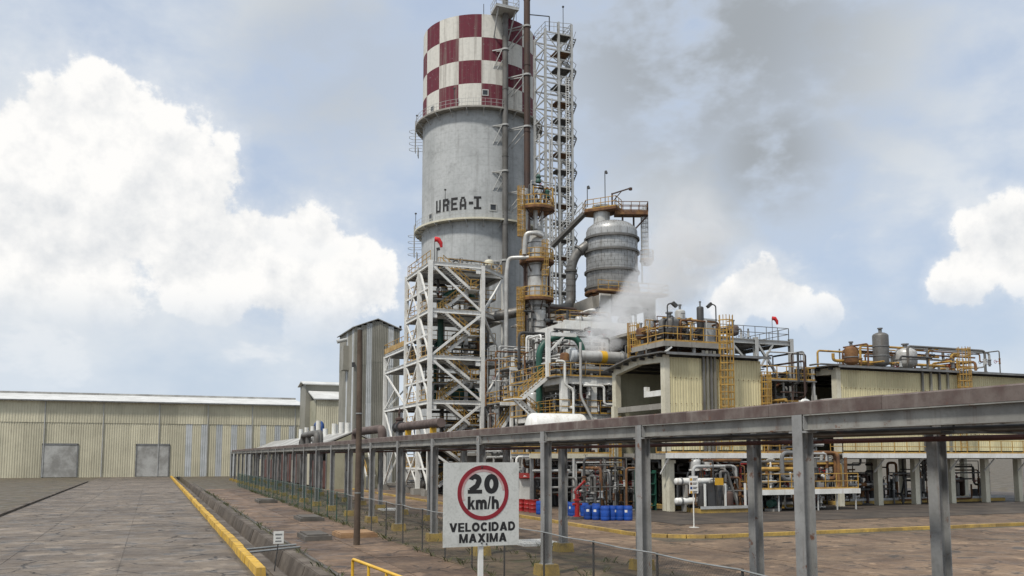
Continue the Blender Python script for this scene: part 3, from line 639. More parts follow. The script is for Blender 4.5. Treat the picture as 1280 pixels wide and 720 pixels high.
def build_rack_pipes():
    y0, y1 = -2 * BAY + Y0R + 1, Y0R + 21 * BAY
    # (x, radius, z of axis, material, label)
    pipes = [
             (13.55, 0.11, 5.10, 'brown_lagging', 'slim brown pipe just behind the maroon trunking on the rack'),
             (14.15, 0.15, 5.14, 'grey_pipe', 'grey pipe along the middle of the rack'),
             (15.0, 0.13, 5.12, 'dull_lagging', 'dull lagged pipe on the far half of the rack'),
             (15.9, 0.16, 5.15, 'maroon_pipe', 'maroon pipe on the far edge of the rack')]
    for i, (x, r, z, m, lab) in enumerate(pipes):
        if m == 'maroon_pipe': ys = (y0, y1)
        else: ys = (y0 + 2, y1 - 4 * i)
        single('pipe', MB().tube([(x, ys[0], z), (x, ys[1], z)], r, 14), m, lab, 'pipe', 'pipes along the rack', smooth=True)
    tr = thing('cable_trunking', 'maroon weathered trunking along the near edge of the rack', 'trunking', (12.86, Y0R, 5.0))
    y = y0
    while y < y1:
        L = min(3.3, y1 - y); e = rnd.uniform(-.008, .008)
        part('cover_plate', MB().add([(12.70, y + .006, 4.992), (12.70, y + .006, 5.235 + e), (12.74, y + .006, 5.265 + e), (13.02, y + .006, 5.265 + e), (13.02, y + .006, 4.992),
             (12.70, y + L - .006, 4.992), (12.70, y + L - .006, 5.235 + e), (12.74, y + L - .006, 5.265 + e), (13.02, y + L - .006, 5.265 + e), (13.02, y + L - .006, 4.992)],
             [(4, 3, 2, 1, 0), (5, 6, 7, 8, 9)] + [(i, i + 1, i + 6, i + 5) for i in range(4)] + [(4, 0, 5, 9)]), 'maroon_pipe', tr)
        y += L
    for k, (x, z, r, m, lab) in enumerate(((13.3, 4.61, .035, 'dark_steel', 'dark conduit hung below the near side of the rack'), (14.2, 4.62, .05, 'dull_lagging', 'lagged line hung below the middle of the rack'), (14.8, 4.61, .04, 'brown_pipe', 'slim brown line hung below the middle of the rack'))):
        single('pipe', MB().tube([(x, y0, z), (x, y1 - 6 * k, z)], r, 8), m, lab, 'pipe', 'pipes along the rack', smooth=True)
    single('pipe', MB().tube([(16.3, y0, 4.50), (16.3, y1, 4.50)], 0.06, 8), 'red_brown_sheet', 'thin dark red pipe hung below the far side of the rack', 'pipe', 'pipes along the rack', smooth=True)
    single('pipe', MB().tube([(15.4, y0, 4.61), (15.4, 118, 4.61)], 0.04, 8), 'grey_pipe', 'thin grey pipe hung below the middle of the rack', 'pipe', 'pipes along the rack', smooth=True)
    # lagged branch pipes that come off the rack by the stair tower
    single('branch_pipe', MB().pipe([(14.8, 60.5, 5.0), (14.8, 60.5, 6.05), (14.8, 66.0, 6.05), (14.8, 69.4, 6.05), (14.8, 69.4, 5.0)], 0.30, 14, 0.5), 'brown_lagging', 'brown lagged expansion loop on the rack left of the white stair tower', 'pipe', smooth=True)
    single('branch_pipe', MB().pipe([(15.6, 49.4, 6.1), (15.6, 58.3, 6.12)], 0.28, 14), 'brown_lagging', 'straight brown lagged pipe on the rack in front of the stair tower', 'pipe', smooth=True)
    t = thing('gate_valve', 'dark rusty valve with upright stem on the brown lagged pipe', 'valve', (15.6, 58.9, 5.2))
    part('body', MB().lathe((15.6, 58.9, 6.12), [(0.40, -0.55), (0.40, -0.42), (0.28, -0.40), (0.34, 0), (0.28, 0.40), (0.40, 0.42), (0.40, 0.55)], 12, 'y'), 'dark_steel', t, smooth=True)
    part('bonnet', MB().lathe((15.6, 58.9, 6.3), [(0.30, 0), (0.24, 0.25), (0.30, 0.3), (0.30, 0.42), (0.1, 0.5), (0.1, 0.9), (0.04, 0.95), (0.04, 1.15)], 12), 'brown_pipe', t, smooth=True)
    part('handwheel', MB().tube([(15.6 + 0.3 * math.cos(R(a)), 58.9 + 0.3 * math.sin(R(a)), 7.3) for a in range(0, 361, 30)], 0.035, 6), 'brown_pipe', t, smooth=True)
    part('saddle', MB().box(15.45, 58.5, 5.15, 15.75, 59.3, 5.85), 'grey_steel', t)
    for k, (x, y) in enumerate(((15.6, 51.0), (15.6, 56.6))):
        single('pipe_support', MB().box(x - 0.2, y - 0.06, 4.98, x + 0.2, y + 0.06, 5.84).box(x - 0.3, y - 0.15, 4.98, x + 0.3, y + 0.15, 5.02), 'bright_yellow', ['yellow saddle under the near end of the brown lagged pipe', 'yellow saddle under the far end of the brown lagged pipe'][k], 'support', 'pipe saddles')
    # bent pipes piled on the far end of the rack
    for k, (x, ya, yb, h, r) in enumerate(((13.6, 80, 88, 1.1, 0.26), (14.6, 84, 91, 1.3, 0.28), (15.4, 92, 101, 0.8, 0.24))):
        single('branch_pipe', MB().pipe([(x, ya, 5.05), (x, ya, 5.1 + h), (x, yb, 5.1 + h), (x, yb, 5.05)], r, 12, 0.7), 'grey_pipe' if k < 2 else 'dull_lagging',
               ['grey expansion loop on the far rack, nearest of three', 'grey expansion loop on the far rack, tallest of three', 'dull lagged expansion loop on the far rack, farthest of three'][k], 'pipe', 'expansion loops on the far rack', smooth=True)
build_rack_pipes()

# ------------------------------------------------------------------ chain link fence
def build_fence():
    XFN, SP, H = 11.05, 3.25, 1.8
    t = thing('chain_link_fence', 'chain link fence along the near side of the pipe rack', 'fence', (XFN, 31.2, 0))
    def net(step, r):
        mb = MB(); k = int(SP / step); rows = int((H - 0.1) / (step / 2) / 2) * 2
        for i in range(-1, k + 1):
            for sgn in (1, -1):
                pass
        # two families of diagonal wires
        L, Hh = SP, H - 0.08
        for sgn in (1, -1):
            c = -Hh if sgn > 0 else 0.0
            end = L if sgn > 0 else L + Hh
            while c < end:
                # wire y = c + z*sgn ; z from 0..Hh clipped to 0<=y<=L
                za, zb = 0.0, Hh
                if sgn > 0: za, zb = max(0, -c), min(Hh, L - c)
                else: za, zb = max(0, c - L), min(Hh, c)
                if zb - za > 0.02:
                    p = Vector((0, c + za * sgn, 0.06 + za)); q = Vector((0, c + zb * sgn, 0.06 + zb))
                    mb.bar(p, q, r, r)
                c += step
        return mb
    near = far = post = None
    for i in range(-7, 30):
        y = i * SP
        green = y > 22
        if i == -7:
            near = part('wire_mesh', net(0.10, 0.0026), 'wire', t, local=True); o = near
        elif green and far is None:
            far = part('wire_mesh', net(0.13, 0.0028), 'green_wire', t, local=True); o = far
        else: o = inst(far if green else near, t)
        o.location = (0, y, 0)
        pm = 'pg' if green else 'pn'
        if post is None or (green and post.data.name != 'post_green'):
            post = part('post', MB().tube([(0, 0, 0), (0, 0, 1.86)], 0.03, 8), 'green_paint' if green else 'dark_steel', t, local=True)
            if green: post.data.name = 'post_green'
            o = post
        else: o = inst(post, t)
        o.location = (0.03, y, 0)
        z = 1.83 + (0 if green else rnd.uniform(-0.03, 0.02))
        part('top_rail', MB().tube([(XFN, 31.2 + y, z), (XFN + rnd.uniform(-.02, .02), 31.2 + y + SP / 2, z - (0 if green else 0.03)), (XFN, 31.2 + y + SP, 1.83)], 0.022, 6), 'green_paint' if green else 'galvanised', t)
build_fence()

def build_weeds():
    q = random.Random(5); mb = MB()
    for i in range(420):
        y = q.uniform(24, 110); x = q.choice((11.05 + q.gauss(0, .12), 10.9 + q.gauss(0, .1), 14.2 + q.gauss(0, .15), 5.95 + q.gauss(0, .05), 12.8 + q.gauss(0, .45), 16.6 + q.gauss(0, .45)))
        for k in range(q.randint(4, 9)):
            a = q.uniform(0, 6.28); h = q.uniform(.06, .28); w = .012; b = Vector((x + q.gauss(0, .07), y + q.gauss(0, .07), .02)); o = Vector((math.cos(a), math.sin(a), 0))
            p = Vector((-o.y, o.x, 0)) * w
            mb.add([b - p, b + p, b + o * h * .4 + Vector((0, 0, h * .7)) + p * .7, b + o * h * .9 + Vector((0, 0, h))], [(0, 1, 2), (0, 2, 3)])
    single('weeds', mb, 'weed', 'sparse weeds along the fence foot and slab joints', 'weeds', kind='stuff')
wmat('weed', (0.055, 0.075, 0.022), (0.10, 0.095, 0.035), scale=3, rough=0.8)
build_weeds()

# ------------------------------------------------------------------ drums, hydrant, kiosk, info board
def build_drums():
    def drum(mat, steel):
        if steel: pr = [(0.0, 0.0), (0.285, 0.0), (0.295, 0.02), (0.285, 0.04), (0.285, 0.28), (0.30, 0.30), (0.285, 0.32), (0.285, 0.56), (0.30, 0.58), (0.285, 0.60), (0.285, 0.86), (0.298, 0.88), (0.285, 0.885), (0.275, 0.86), (0.0, 0.86)]
        else: pr = [(0.0, 0.0), (0.26, 0.0), (0.285, 0.03), (0.29, 0.20), (0.283, 0.22), (0.29, 0.24), (0.29, 0.62), (0.283, 0.64), (0.29, 0.66), (0.285, 0.83), (0.26, 0.88), (0.255, 0.92), (0.24, 0.92), (0.235, 0.89), (0.0, 0.89)]
        return MB().lathe((0, 0, 0), pr, 20)
    rows = {
        'front': [(25.95, 50.9), (26.25, 50.35), (26.5, 49.65), (27.05, 49.7), (27.45, 49.45), (27.85, 49.15)],
        'middle': [(26.35, 53.9), (26.85, 53.2), (27.3, 52.4)],
        'left': [(25.2, 56.8), (25.45, 56.3), (26.45, 55.3), (26.5, 54.65)],
        'red': [(25.35, 60.6), (25.55, 59.8), (25.5, 58.75), (25.95, 59.3)]}
    ordn = ['leftmost', 'second from the left', 'third from the left', 'fourth from the left', 'fifth from the left', 'rightmost']
    first = {}
    for row, spots in rows.items():
        for i, (x, y) in enumerate(spots):
            red = row == 'red'
            nm = ordn[-1] if i == len(spots) - 1 else ordn[i]
            lab = {'front': 'blue drum in the front row nearest the fence, ' + nm, 'middle': 'blue drum standing behind the red hydrant, ' + nm, 'left': 'blue drum beside the red drums, ' + nm, 'red': 'dark red steel drum beside the kiosk, ' + nm}[row]
            t = thing('drum', lab, 'drum', (x, y, 0.11), 'red drums' if red else 'blue drums', rnd.uniform(0, 6))
            key = red
            if key not in first:
                a = part('shell', drum('', red), 'red_paint' if red else 'blue_plastic', t, smooth=True, local=True)
                b = part('bung', MB().lathe((0.16, 0, 0.86 if red else 0.89), [(0.04, 0), (0.04, 0.03), (0, 0.035)], 8).lathe((-0.16, 0, 0.86 if red else 0.89), [(0.025, 0), (0.025, 0.03), (0, 0.035)], 8), 'dark_steel', t, local=True)
                c = None if red else part('paper_tag', MB().lathe((0, 0, 0.52), [(0.2925, 0), (0.2925, 0.15)], 4, 'z', 250, 285), 'white_paint', t, local=True)
                first[key] = (a, b, c)
            else:
                for s in first[key]:
                    if s and (not s.name.startswith('paper') or rnd.random() < 0.6): inst(s, t)
build_drums()

def build_hydrant():
    t = thing('fire_monitor', 'red fire monitor on a red standpipe in front of blue drums', 'hydrant', (25.45, 51.5, 0.11))
    part('base', MB().box(-0.55, -0.3, 0, 0.55, 0.3, 0.16), 'dark_concrete', t, local=True)
    part('standpipe', MB().lathe((0, 0, 0.16), [(0.26, 0), (0.26, 0.05), (0.15, 0.06), (0.15, 1.0), (0.24, 1.02), (0.24, 1.12), (0.12, 1.14), (0.12, 1.4)], 14), 'red_paint', t, smooth=True, local=True)
    part('outlet', MB().tube([(-0.32, -0.02, 0.95), (0.32, -0.02, 0.95)], 0.085, 10), 'red_paint', t, smooth=True, local=True)
    part('nozzle', MB().pipe([(0, 0, 1.5), (-0.16, 0, 1.72), (0, 0, 1.95), (0.15, -0.1, 2.1), (0.4, -0.35, 2.45)], 0.075, 10, 0.2), 'red_paint', t, smooth=True, local=True)
    part('handwheel', MB().tube([(0.18 * math.cos(R(a)), -0.2, 1.6 + 0.18 * math.sin(R(a))) for a in range(0, 361, 30)], 0.02, 6).bar((-.18, -.2, 1.6), (.18, -.2, 1.6), .03).bar((0, -.2, 1.42), (0, -.2, 1.78), .03).bar((0, -.2, 1.6), (0, 0, 1.6), .04), 'red_paint', t, local=True)
build_hydrant()

def build_kiosk():
    t = thing('kiosk', 'small white gabled kiosk with a red roof by the red drums', 'kiosk', (27.1, 65.0, 0.11))
    part('end_wall', MB().add([(27.1, 65.0, 0.11), (28.0, 65.0, 0.11), (28.0, 65.0, 2.35), (27.55, 65.0, 2.62), (27.1, 65.0, 2.35), (27.1, 65.12, 0.11), (28.0, 65.12, 0.11), (28.0, 65.12, 2.35), (27.55, 65.12, 2.62), (27.1, 65.12, 2.35)],
         [(0, 1, 2, 3, 4), (9, 8, 7, 6, 5), (0, 5, 6, 1), (1, 6, 7, 2), (2, 7, 8, 3), (3, 8, 9, 4), (4, 9, 5, 0)]), 'white_paint', t)
    part('side_wall', MB().box(28.0, 65.02, 0.11, 31.0, 65.1, 2.3), 'dark_steel', t)
    part('back_wall', MB().box(27.1, 66.4, 0.11, 31.0, 66.5, 2.3), 'white_paint', t)
    part('roof', MB().bar((29.05, 64.75, 2.40), (29.05, 65.8, 2.78), 4.1, 0.06).bar((29.05, 66.75, 2.40), (29.05, 65.8, 2.78), 4.1, 0.06), 'red_roof', t)
build_kiosk()

def build_info():
    t = thing('notice_board', 'white notice board with coloured pictograms on a thin white post', 'sign', (28.56, 42.9, 0.11))
    part('post', MB().tube([(0, 0, 0), (0, 0, 2.85)], 0.035, 8).box(-0.2, -0.2, 0, 0.2, 0.2, 0.03), 'white_paint', t, local=True)
    b = part('board', MB().box(-0.30, -0.06, 1.92, 0.30, -0.036, 2.90), 'white_paint', t, local=True)
    for i, (c1) in enumerate(('yellow_tag', 'rusty_orange', 'blue_print', 'yellow_tag')):
        z = 2.70 - i * 0.24
        part('pictogram', MB().box(-0.24, -0.066, z - 0.06, -0.10, -0.061, z + 0.08), c1, b, local=True)
        part('printed_line', MB().box(-0.05, -0.066, z + 0.03, 0.24, -0.061, z + 0.065).box(-0.05, -0.066, z - 0.04, 0.18, -0.061, z - 0.005), 'black_print', b, local=True)
build_info()

# ------------------------------------------------------------------ prilling tower
TC, TR, TTOP, TBAND = Vector((42.6, 117.6, 0)), 8.24, 65.3, 52.0
FACE = math.degrees(math.atan2(-117.6, -42.6))          # bearing of the side towards the yard
concrete_shell('tower_concrete')
concrete_shell('tower_checker', True, (TTOP - TBAND) / 4, R(-(FACE + 2)) + R(22.5), TBAND)
def on_cyl(a, z, dr=0.0):
    t = R(FACE + a); return TC + Vector(((TR + dr) * math.cos(t), (TR + dr) * math.sin(t), z))
def build_prill():
    t = thing('prilling_tower', 'tall round concrete tower with red and white chequered top', 'tower', TC)
    part('shell', MB().lathe(TC, [(TR, 0), (TR, TBAND - 0.01)], 128), 'tower_concrete', t, smooth=True)
    part('chequered_top', MB().lathe(TC, [(TR + 0.012, TBAND), (TR + 0.012, TTOP), (TR - 0.3, TTOP), (TR - 0.3, TTOP - 0.6), (0.01, TTOP - 0.5)], 128), 'tower_checker', t, smooth=True)
    for z in (51.7, 36.1):
        g = part('gallery', MB().lathe(TC, [(TR + 0.02, z - 0.12), (TR + 1.05, z - 0.12), (TR + 1.05, z + 0.12), (TR + 0.02, z + 0.12)], 96), 'pale_concrete' if z > 40 else 'cream_paint', t)
        rl = MB()
        for k in range(72):
            a = k * 5; p = on_cyl(a, z + 0.12, 1.0); q = on_cyl(a + 5, z + 0.12, 1.0)
            rl.bar(p, p + Vector((0, 0, 1.0)), 0.035)
            for h in (1.0, 0.5): rl.bar(p + Vector((0, 0, h)), q + Vector((0, 0, h)), 0.035)
        part('railing', rl, 'pale_steel', g)
        br = MB()
        for k in range(24):
            a = k * 15 + 4; br.bar(on_cyl(a, z - 1.0, 0.02), on_cyl(a, z - 0.12, 0.95), 0.09); br.bar(on_cyl(a, z - 0.2, 0.02), on_cyl(a, z - 0.2, 1.0), 0.08, 0.14)
        part('bracket', br, 'pale_steel', g)
        # caged landing ladder at the left side, below the gallery
        lm = MB()
        for da in (-93, -88):
            lm.bar(on_cyl(da, z - 3.4, 1.1), on_cyl(da, z + 1.2, 1.1), 0.08)
        for i in range(14): lm.bar(on_cyl(-93, z - 3.3 + i * 0.3, 1.1), on_cyl(-88, z - 3.3 + i * 0.3, 1.1), 0.05)
        for i in range(4):
            zz = z - 3.0 + i * 0.9
            lm.tube([on_cyl(-95, zz, 0.1), on_cyl(-95, zz, 1.5), on_cyl(-92, zz, 1.95), on_cyl(-88, zz, 1.95), on_cyl(-86, zz, 1.5), on_cyl(-86, zz, 0.1)], 0.035, 5)
        lm.bar(on_cyl(-95, z - 3.4, 0.7), on_cyl(-85, z - 3.4, 0.7), 0.1, 1.3)
        part('caged_ladder', lm, 'pale_steel', g)
    # lettering, painted black blocks on the wall
    Lt = {'U': [(0, 0, .31, 1), (.69, 0, 1, 1), (.31, 0, .69, .2)], 'R': [(0, 0, .28, 1), (.28, .8, .9, 1), (.7, .5, 1, .86), (.28, .42, .86, .6), (.6, 0, .95, .42)],
          'E': [(0, 0, .28, 1), (.28, .8, 1, 1), (.28, .41, .85, .6), (.28, 0, 1, .2)], 'A': [(0, 0, .30, .62), (.70, 0, 1, .62), (.10, .62, .40, .84), (.60, .62, .90, .84), (.24, .84, .76, 1), (.30, .24, .70, .44)],
          '-': [(0, .38, 1, .6)], 'I': [(0, .82, 1, 1), (0, 0, 1, .18), (.33, .18, .68, .82)]}
    for ch, a0, a1 in (('U', -45.8, -39.6), ('R', -36.9, -29.8), ('E', -27.4, -20.6), ('A', -18.6, -12.0), ('-', -9.6, -5.4), ('I', -4.9, 2.2)):
        mb = MB()
        for (s0, t0, s1, t1) in Lt[ch]:
            k = 3
            vs = []
            for i in range(k + 1):
                a = a0 + (a1 - a0) * (s0 + (s1 - s0) * i / k)
                vs += [on_cyl(a, 37.55 + 1.80 * t0, 0.03), on_cyl(a, 37.55 + 1.80 * t1, 0.03)]
            mb.add(vs, [(2 * i, 2 * i + 2, 2 * i + 3, 2 * i + 1) for i in range(k)])
        part('letter', mb, 'black_print', t, label='black letter %s painted on the tower' % ch if ch.isalpha() else 'black hyphen painted on the tower')
    # small square openings
    for a, z, w in ((5.6, 54.0, 0.7), (-53, 52.9, 0.6), (13.5, 37.9, 0.8), (-54, 37.4, 0.75)):
        da = math.degrees(w / TR) / 2
        ring = lambda k, o: [on_cyl(a - da * k, z - w / 2 * k, o), on_cyl(a + da * k, z - w / 2 * k, o), on_cyl(a + da * k, z + w / 2 * k, o), on_cyl(a - da * k, z + w / 2 * k, o)]
        f = part('window', MB().add(ring(1.3, 0.0) + ring(1.3, .09) + ring(.95, .09) + ring(.95, .0), [(i, (i + 1) % 4, (i + 1) % 4 + 4, i + 4) for i in range(4)] + [(i + 4, (i + 1) % 4 + 4, (i + 1) % 4 + 8, i + 8) for i in range(4)] + [(i + 8, (i + 1) % 4 + 8, (i + 1) % 4 + 12, i + 12) for i in range(4)]), 'pale_steel', t)
        part('pane', MB().add(ring(.95, .03), [(0, 1, 2, 3)]), 'glass_dark', f)
    # balcony bracketed off the rim
    b = MB(); p = [on_cyl(11, TTOP - 0.1, -0.2), on_cyl(33, TTOP - 0.1, -0.2), on_cyl(30, TTOP - 0.1, 2.6), on_cyl(12, TTOP - 0.1, 2.6)]
    b.slab([(q.x, q.y) for q in p], TTOP + 0.05, TTOP + 0.32)
    bal = part('balcony', b, 'pale_steel', t)
    part('railing', MB().rail([Vector((p[0].x, p[0].y, TTOP + .32)), Vector((p[3].x, p[3].y, TTOP + .32)), Vector((p[2].x, p[2].y, TTOP + .32)), Vector((p[1].x, p[1].y, TTOP + .32))], 1.15, 0.9, 0.035), 'pale_steel', bal)
    part('bracket', MB().bar(on_cyl(14, TTOP - 3.2, 0), on_cyl(14, TTOP, 2.3), 0.16).bar(on_cyl(29, TTOP - 3.2, 0), on_cyl(28, TTOP, 2.3), 0.16), 'pale_steel', bal)
    part('lightning_rod', MB().tube([on_cyl(4, TTOP, -0.2), on_cyl(4, TTOP + 1.6, -0.2)], 0.05, 6).tube([on_cyl(40, TTOP, -0.2), on_cyl(40, TTOP + 2.6, -0.2)], 0.04, 6), 'dark_steel', t)
    for a, z in ((-22, 54.3), (-94, 54.0), (-30, 40.2), (-93, 39.2)):
        part('lamp_mast', MB().tube([on_cyl(a, z - 1.8, 0.95), on_cyl(a, z, 0.95)], 0.045, 6).lathe(on_cyl(a, z, 0.95), [(0.0, -0.05), (0.16, 0.02), (0.16, 0.18), (0.0, 0.24)], 8), 'dark_steel', t)
build_prill()

def wall_pipe(name, label, ang, dr, r, z0, z1, mat, clamps, n=18):
    p0, p1 = on_cyl(ang, z0, dr), on_cyl(ang, z1, dr)
    t = thing(name, label, 'pipe', (p0.x, p0.y, z0))
    part('pipe_run', MB().tube([p0, p1], r, n), mat, t, smooth=True)
    z = z0
    fl = MB()
    while z < z1:
        fl.lathe((p0.x, p0.y, z), [(r + 0.005, -0.05), (r + 0.05, -0.05), (r + 0.05, 0.05), (r + 0.005, 0.05)], n); z += 9.5
    part('joint_ring', fl, mat, t)
    for zc in clamps:
        m = MB().lathe((p0.x, p0.y, zc), [(r + 0.01, -0.12), (r + 0.12, -0.12), (r + 0.12, 0.12), (r + 0.01, 0.12)], n)
        for s in (-1, 1):
            a = R(FACE + ang); tang = Vector((-math.sin(a), math.cos(a), 0)) * (r + 0.06) * s
            root = on_cyl(ang + s * 2 - 9, zc - 0.1, 0.0)
            m.bar(p0 * Vector((1, 1, 0)) + tang + Vector((0, 0, zc)) if False else Vector((p0.x, p0.y, zc)) + tang, root, 0.14)
            m.bar(Vector((p0.x, p0.y, zc)) + tang, on_cyl(ang + s * 2 - 8, zc - 2.6, 0.0), 0.10)
        part('wall_bracket', m, 'pale_steel', t)
wall_pipe('downpipe', 'grey pipe running the full height of the round tower', 23.4, 0.75, 0.40, 7.0, 71.5, 'grey_pipe', (60.2, 49.4, 42.9, 30.5))
wall_pipe('vent_stack', 'dark brown vent stack rising beside the round tower', 38.6, 2.3, 0.44, 20.0, 74.0, 'brown_pipe', (63.6, 56.6, 49.2, 40.2))

# ------------------------------------------------------------------ steel lattice stair and lift tower
def build_lattice():
    X0, X1, Y0, Y1, TOP = 45.3, 49.1, 100.0, 103.4, 59.4
    t = thing('lattice_tower', 'tall pale steel lattice stair tower right of the round tower', 'tower', (X0, Y0, 0))
    H = 2.28; nl = int(TOP / H)
    cs = [(X0, Y0), (X1, Y0), (X1, Y1), (X0, Y1)]
    for x, y in cs + [((X0 + X1) / 2, Y0)]:
        part('column', MB().ibeam((x, y, 0), (x, y, nl * H + (1.6 if x > X0 else 0.4)), 0.28, 0.28), 'pale_steel', t)
    for k in range(1, nl + 1):
        z = k * H
        g = MB()
        for (a, b) in zip(cs, cs[1:] + cs[:1]): g.bar((*a, z), (*b, z), 0.12, 0.18)
        part('girt', g, 'pale_steel', t)
        g = MB()
        for i, (a, b) in enumerate(zip(cs, cs[1:] + cs[:1])):
            if i == 1 or i == 3:
                p, q = ((*a, z - H), (*b, z)) if k % 2 else ((*b, z - H), (*a, z)); g.bar(p, q, 0.09)
            elif i == 0:
                p, q = ((X0, Y0, z - H), ((X0 + X1) / 2, Y0, z)) if k % 2 else (((X0 + X1) / 2, Y0, z - H), (X0, Y0, z)); g.bar(p, q, 0.09)
                g.bar((X0, Y0, z - H / 2), (X1, Y0, z - H / 2), .07)
            else: g.bar((*a, z - H), (*b, z), .09)
        part('brace', g, 'pale_steel', t)
        lx = X0 + 1.9 if k % 2 else X0 + 2.1
        part('landing', MB().box((X0 + X1) / 2 - 0.3, Y0 + 0.15, z - 0.07, X1 - 0.1, Y0 + 2.1, z + 0.03), 'rusty_orange' if k % 3 == 1 else 'dark_steel', t)
        r = MB().rail([((X0 + X1) / 2 + 0.2, Y0 + 0.15, z + .03), (X1 - 0.1, Y0 + 0.15, z + .03), (X1 - 0.1, Y0 + 1.7, z + .03)], 1.05, 0.9, 0.03, toe=False)
        part('railing', r, 'pale_steel', t)
        # one flight per level, running along Y on the right side
        ya, yb = (Y0 + 0.4, Y1 - 0.3) if k % 2 else (Y1 - 0.3, Y0 + 0.4)
        s = MB()
        for xo in (X1 + 0.12, X1 + 0.85): s.bar((xo, ya, z - H), (xo, yb, z), 0.05, 0.24)
        for i in range(11):
            f = (i + .5) / 11; s.bar((X1 + 0.12, ya + (yb - ya) * f, z - H + H * f), (X1 + 0.85, ya + (yb - ya) * f, z - H + H * f), 0.24, 0.04)
        for xo in (X1 + 0.12, X1 + 0.85): s.bar((xo, ya, z - H + 1.0), (xo, yb, z + 1.0), 0.05)
        part('stair_flight', s, 'pale_steel', t)
    for x, y in ((X0 + 0.45, Y0 - 0.25), (X0 + 0.8, Y0 - 0.25), (X0 + 1.25, Y0 - 0.25), (X0 + 2.3, Y1 + 0.2), (X0 - 0.35, Y0 + 1.2), (X0 + 1.0, Y1 + .25), (X1 + .9, Y1), (X0 - .35, Y0 + 2.2)):
        part('riser_pipe', MB().tube([(x, y, 0.1), (x, y, TOP - rnd.uniform(2, 22))], 0.11, 8), 'lagging', t, smooth=True)
    part('ladder', MB().bar((X1 - 0.9, Y0 - 0.12, 0.3), (X1 - 0.9, Y0 - 0.12, TOP - 6), 0.06).bar((X1 - 0.5, Y0 - 0.12, 0.3), (X1 - 0.5, Y0 - 0.12, TOP - 6), 0.06), 'white_steel', t)
    rg = MB()
    for i in range(170): rg.bar((X1 - 0.9, Y0 - 0.12, 1 + i * 0.31), (X1 - 0.5, Y0 - 0.12, 1 + i * 0.31), 0.05)
    part('ladder_rungs', rg, 'white_steel', t)
    part('top_rail', MB().rail([(X0, Y0, TOP), (X1, Y0, TOP + .4), (X1, Y1, TOP + .4), (X0, Y1, TOP), (X0, Y0, TOP)], 1.2, 1.1, 0.035, toe=False), 'pale_steel', t)
    part('lamp_mast', MB().tube([(X1 - 1.2, Y0, TOP), (X1 - 1.2, Y0, TOP + 3.6)], 0.05, 6).lathe((X1 - 1.2, Y0, TOP + 3.6), [(0, 0), (0.15, 0.05), (0.15, 0.2), (0, 0.26)], 8), 'dark_steel', t)
    part('davit', MB().tube([(X0 + 0.6, Y0, TOP), (X0 + 0.6, Y0, TOP + 2.0)], 0.08, 6).bar((X0 + 0.6, Y0, TOP + 2), (X0 - 2.2, Y0, TOP + 1.7), 0.1), 'dark_steel', t)
build_lattice()

# ------------------------------------------------------------------ white open steel stair tower
def flight(t, p, q, w, mat='white_steel', rail='yellow_paint', steps=14):
    """stair flight from low point p to high point q (same Y), width w to the +Y side"""
    p, q = Vector(p), Vector(q); W = Vector((0, w, 0))
    st = part('stair', MB().bar(p, q, 0.07, 0.28).bar(p + W, q + W, 0.07, 0.28), mat, t)
    tr = MB()
    for i in range(steps):
        a = p.lerp(q, (i + .5) / steps); tr.bar(a, a + W, 0.26, 0.045)
    part('treads', tr, 'grey_steel', st)
    rl = MB()
    for o in (Vector((0, 0, 0)), W):
        for h in (1.0, 0.5): rl.bar(p + o + Vector((0, 0, h)), q + o + Vector((0, 0, h)), 0.06)
        for i in range(6):
            a = p.lerp(q, i / 5) + o; rl.bar(a, a + Vector((0, 0, 1.0)), 0.05)
    part('handrail', rl, rail, st)

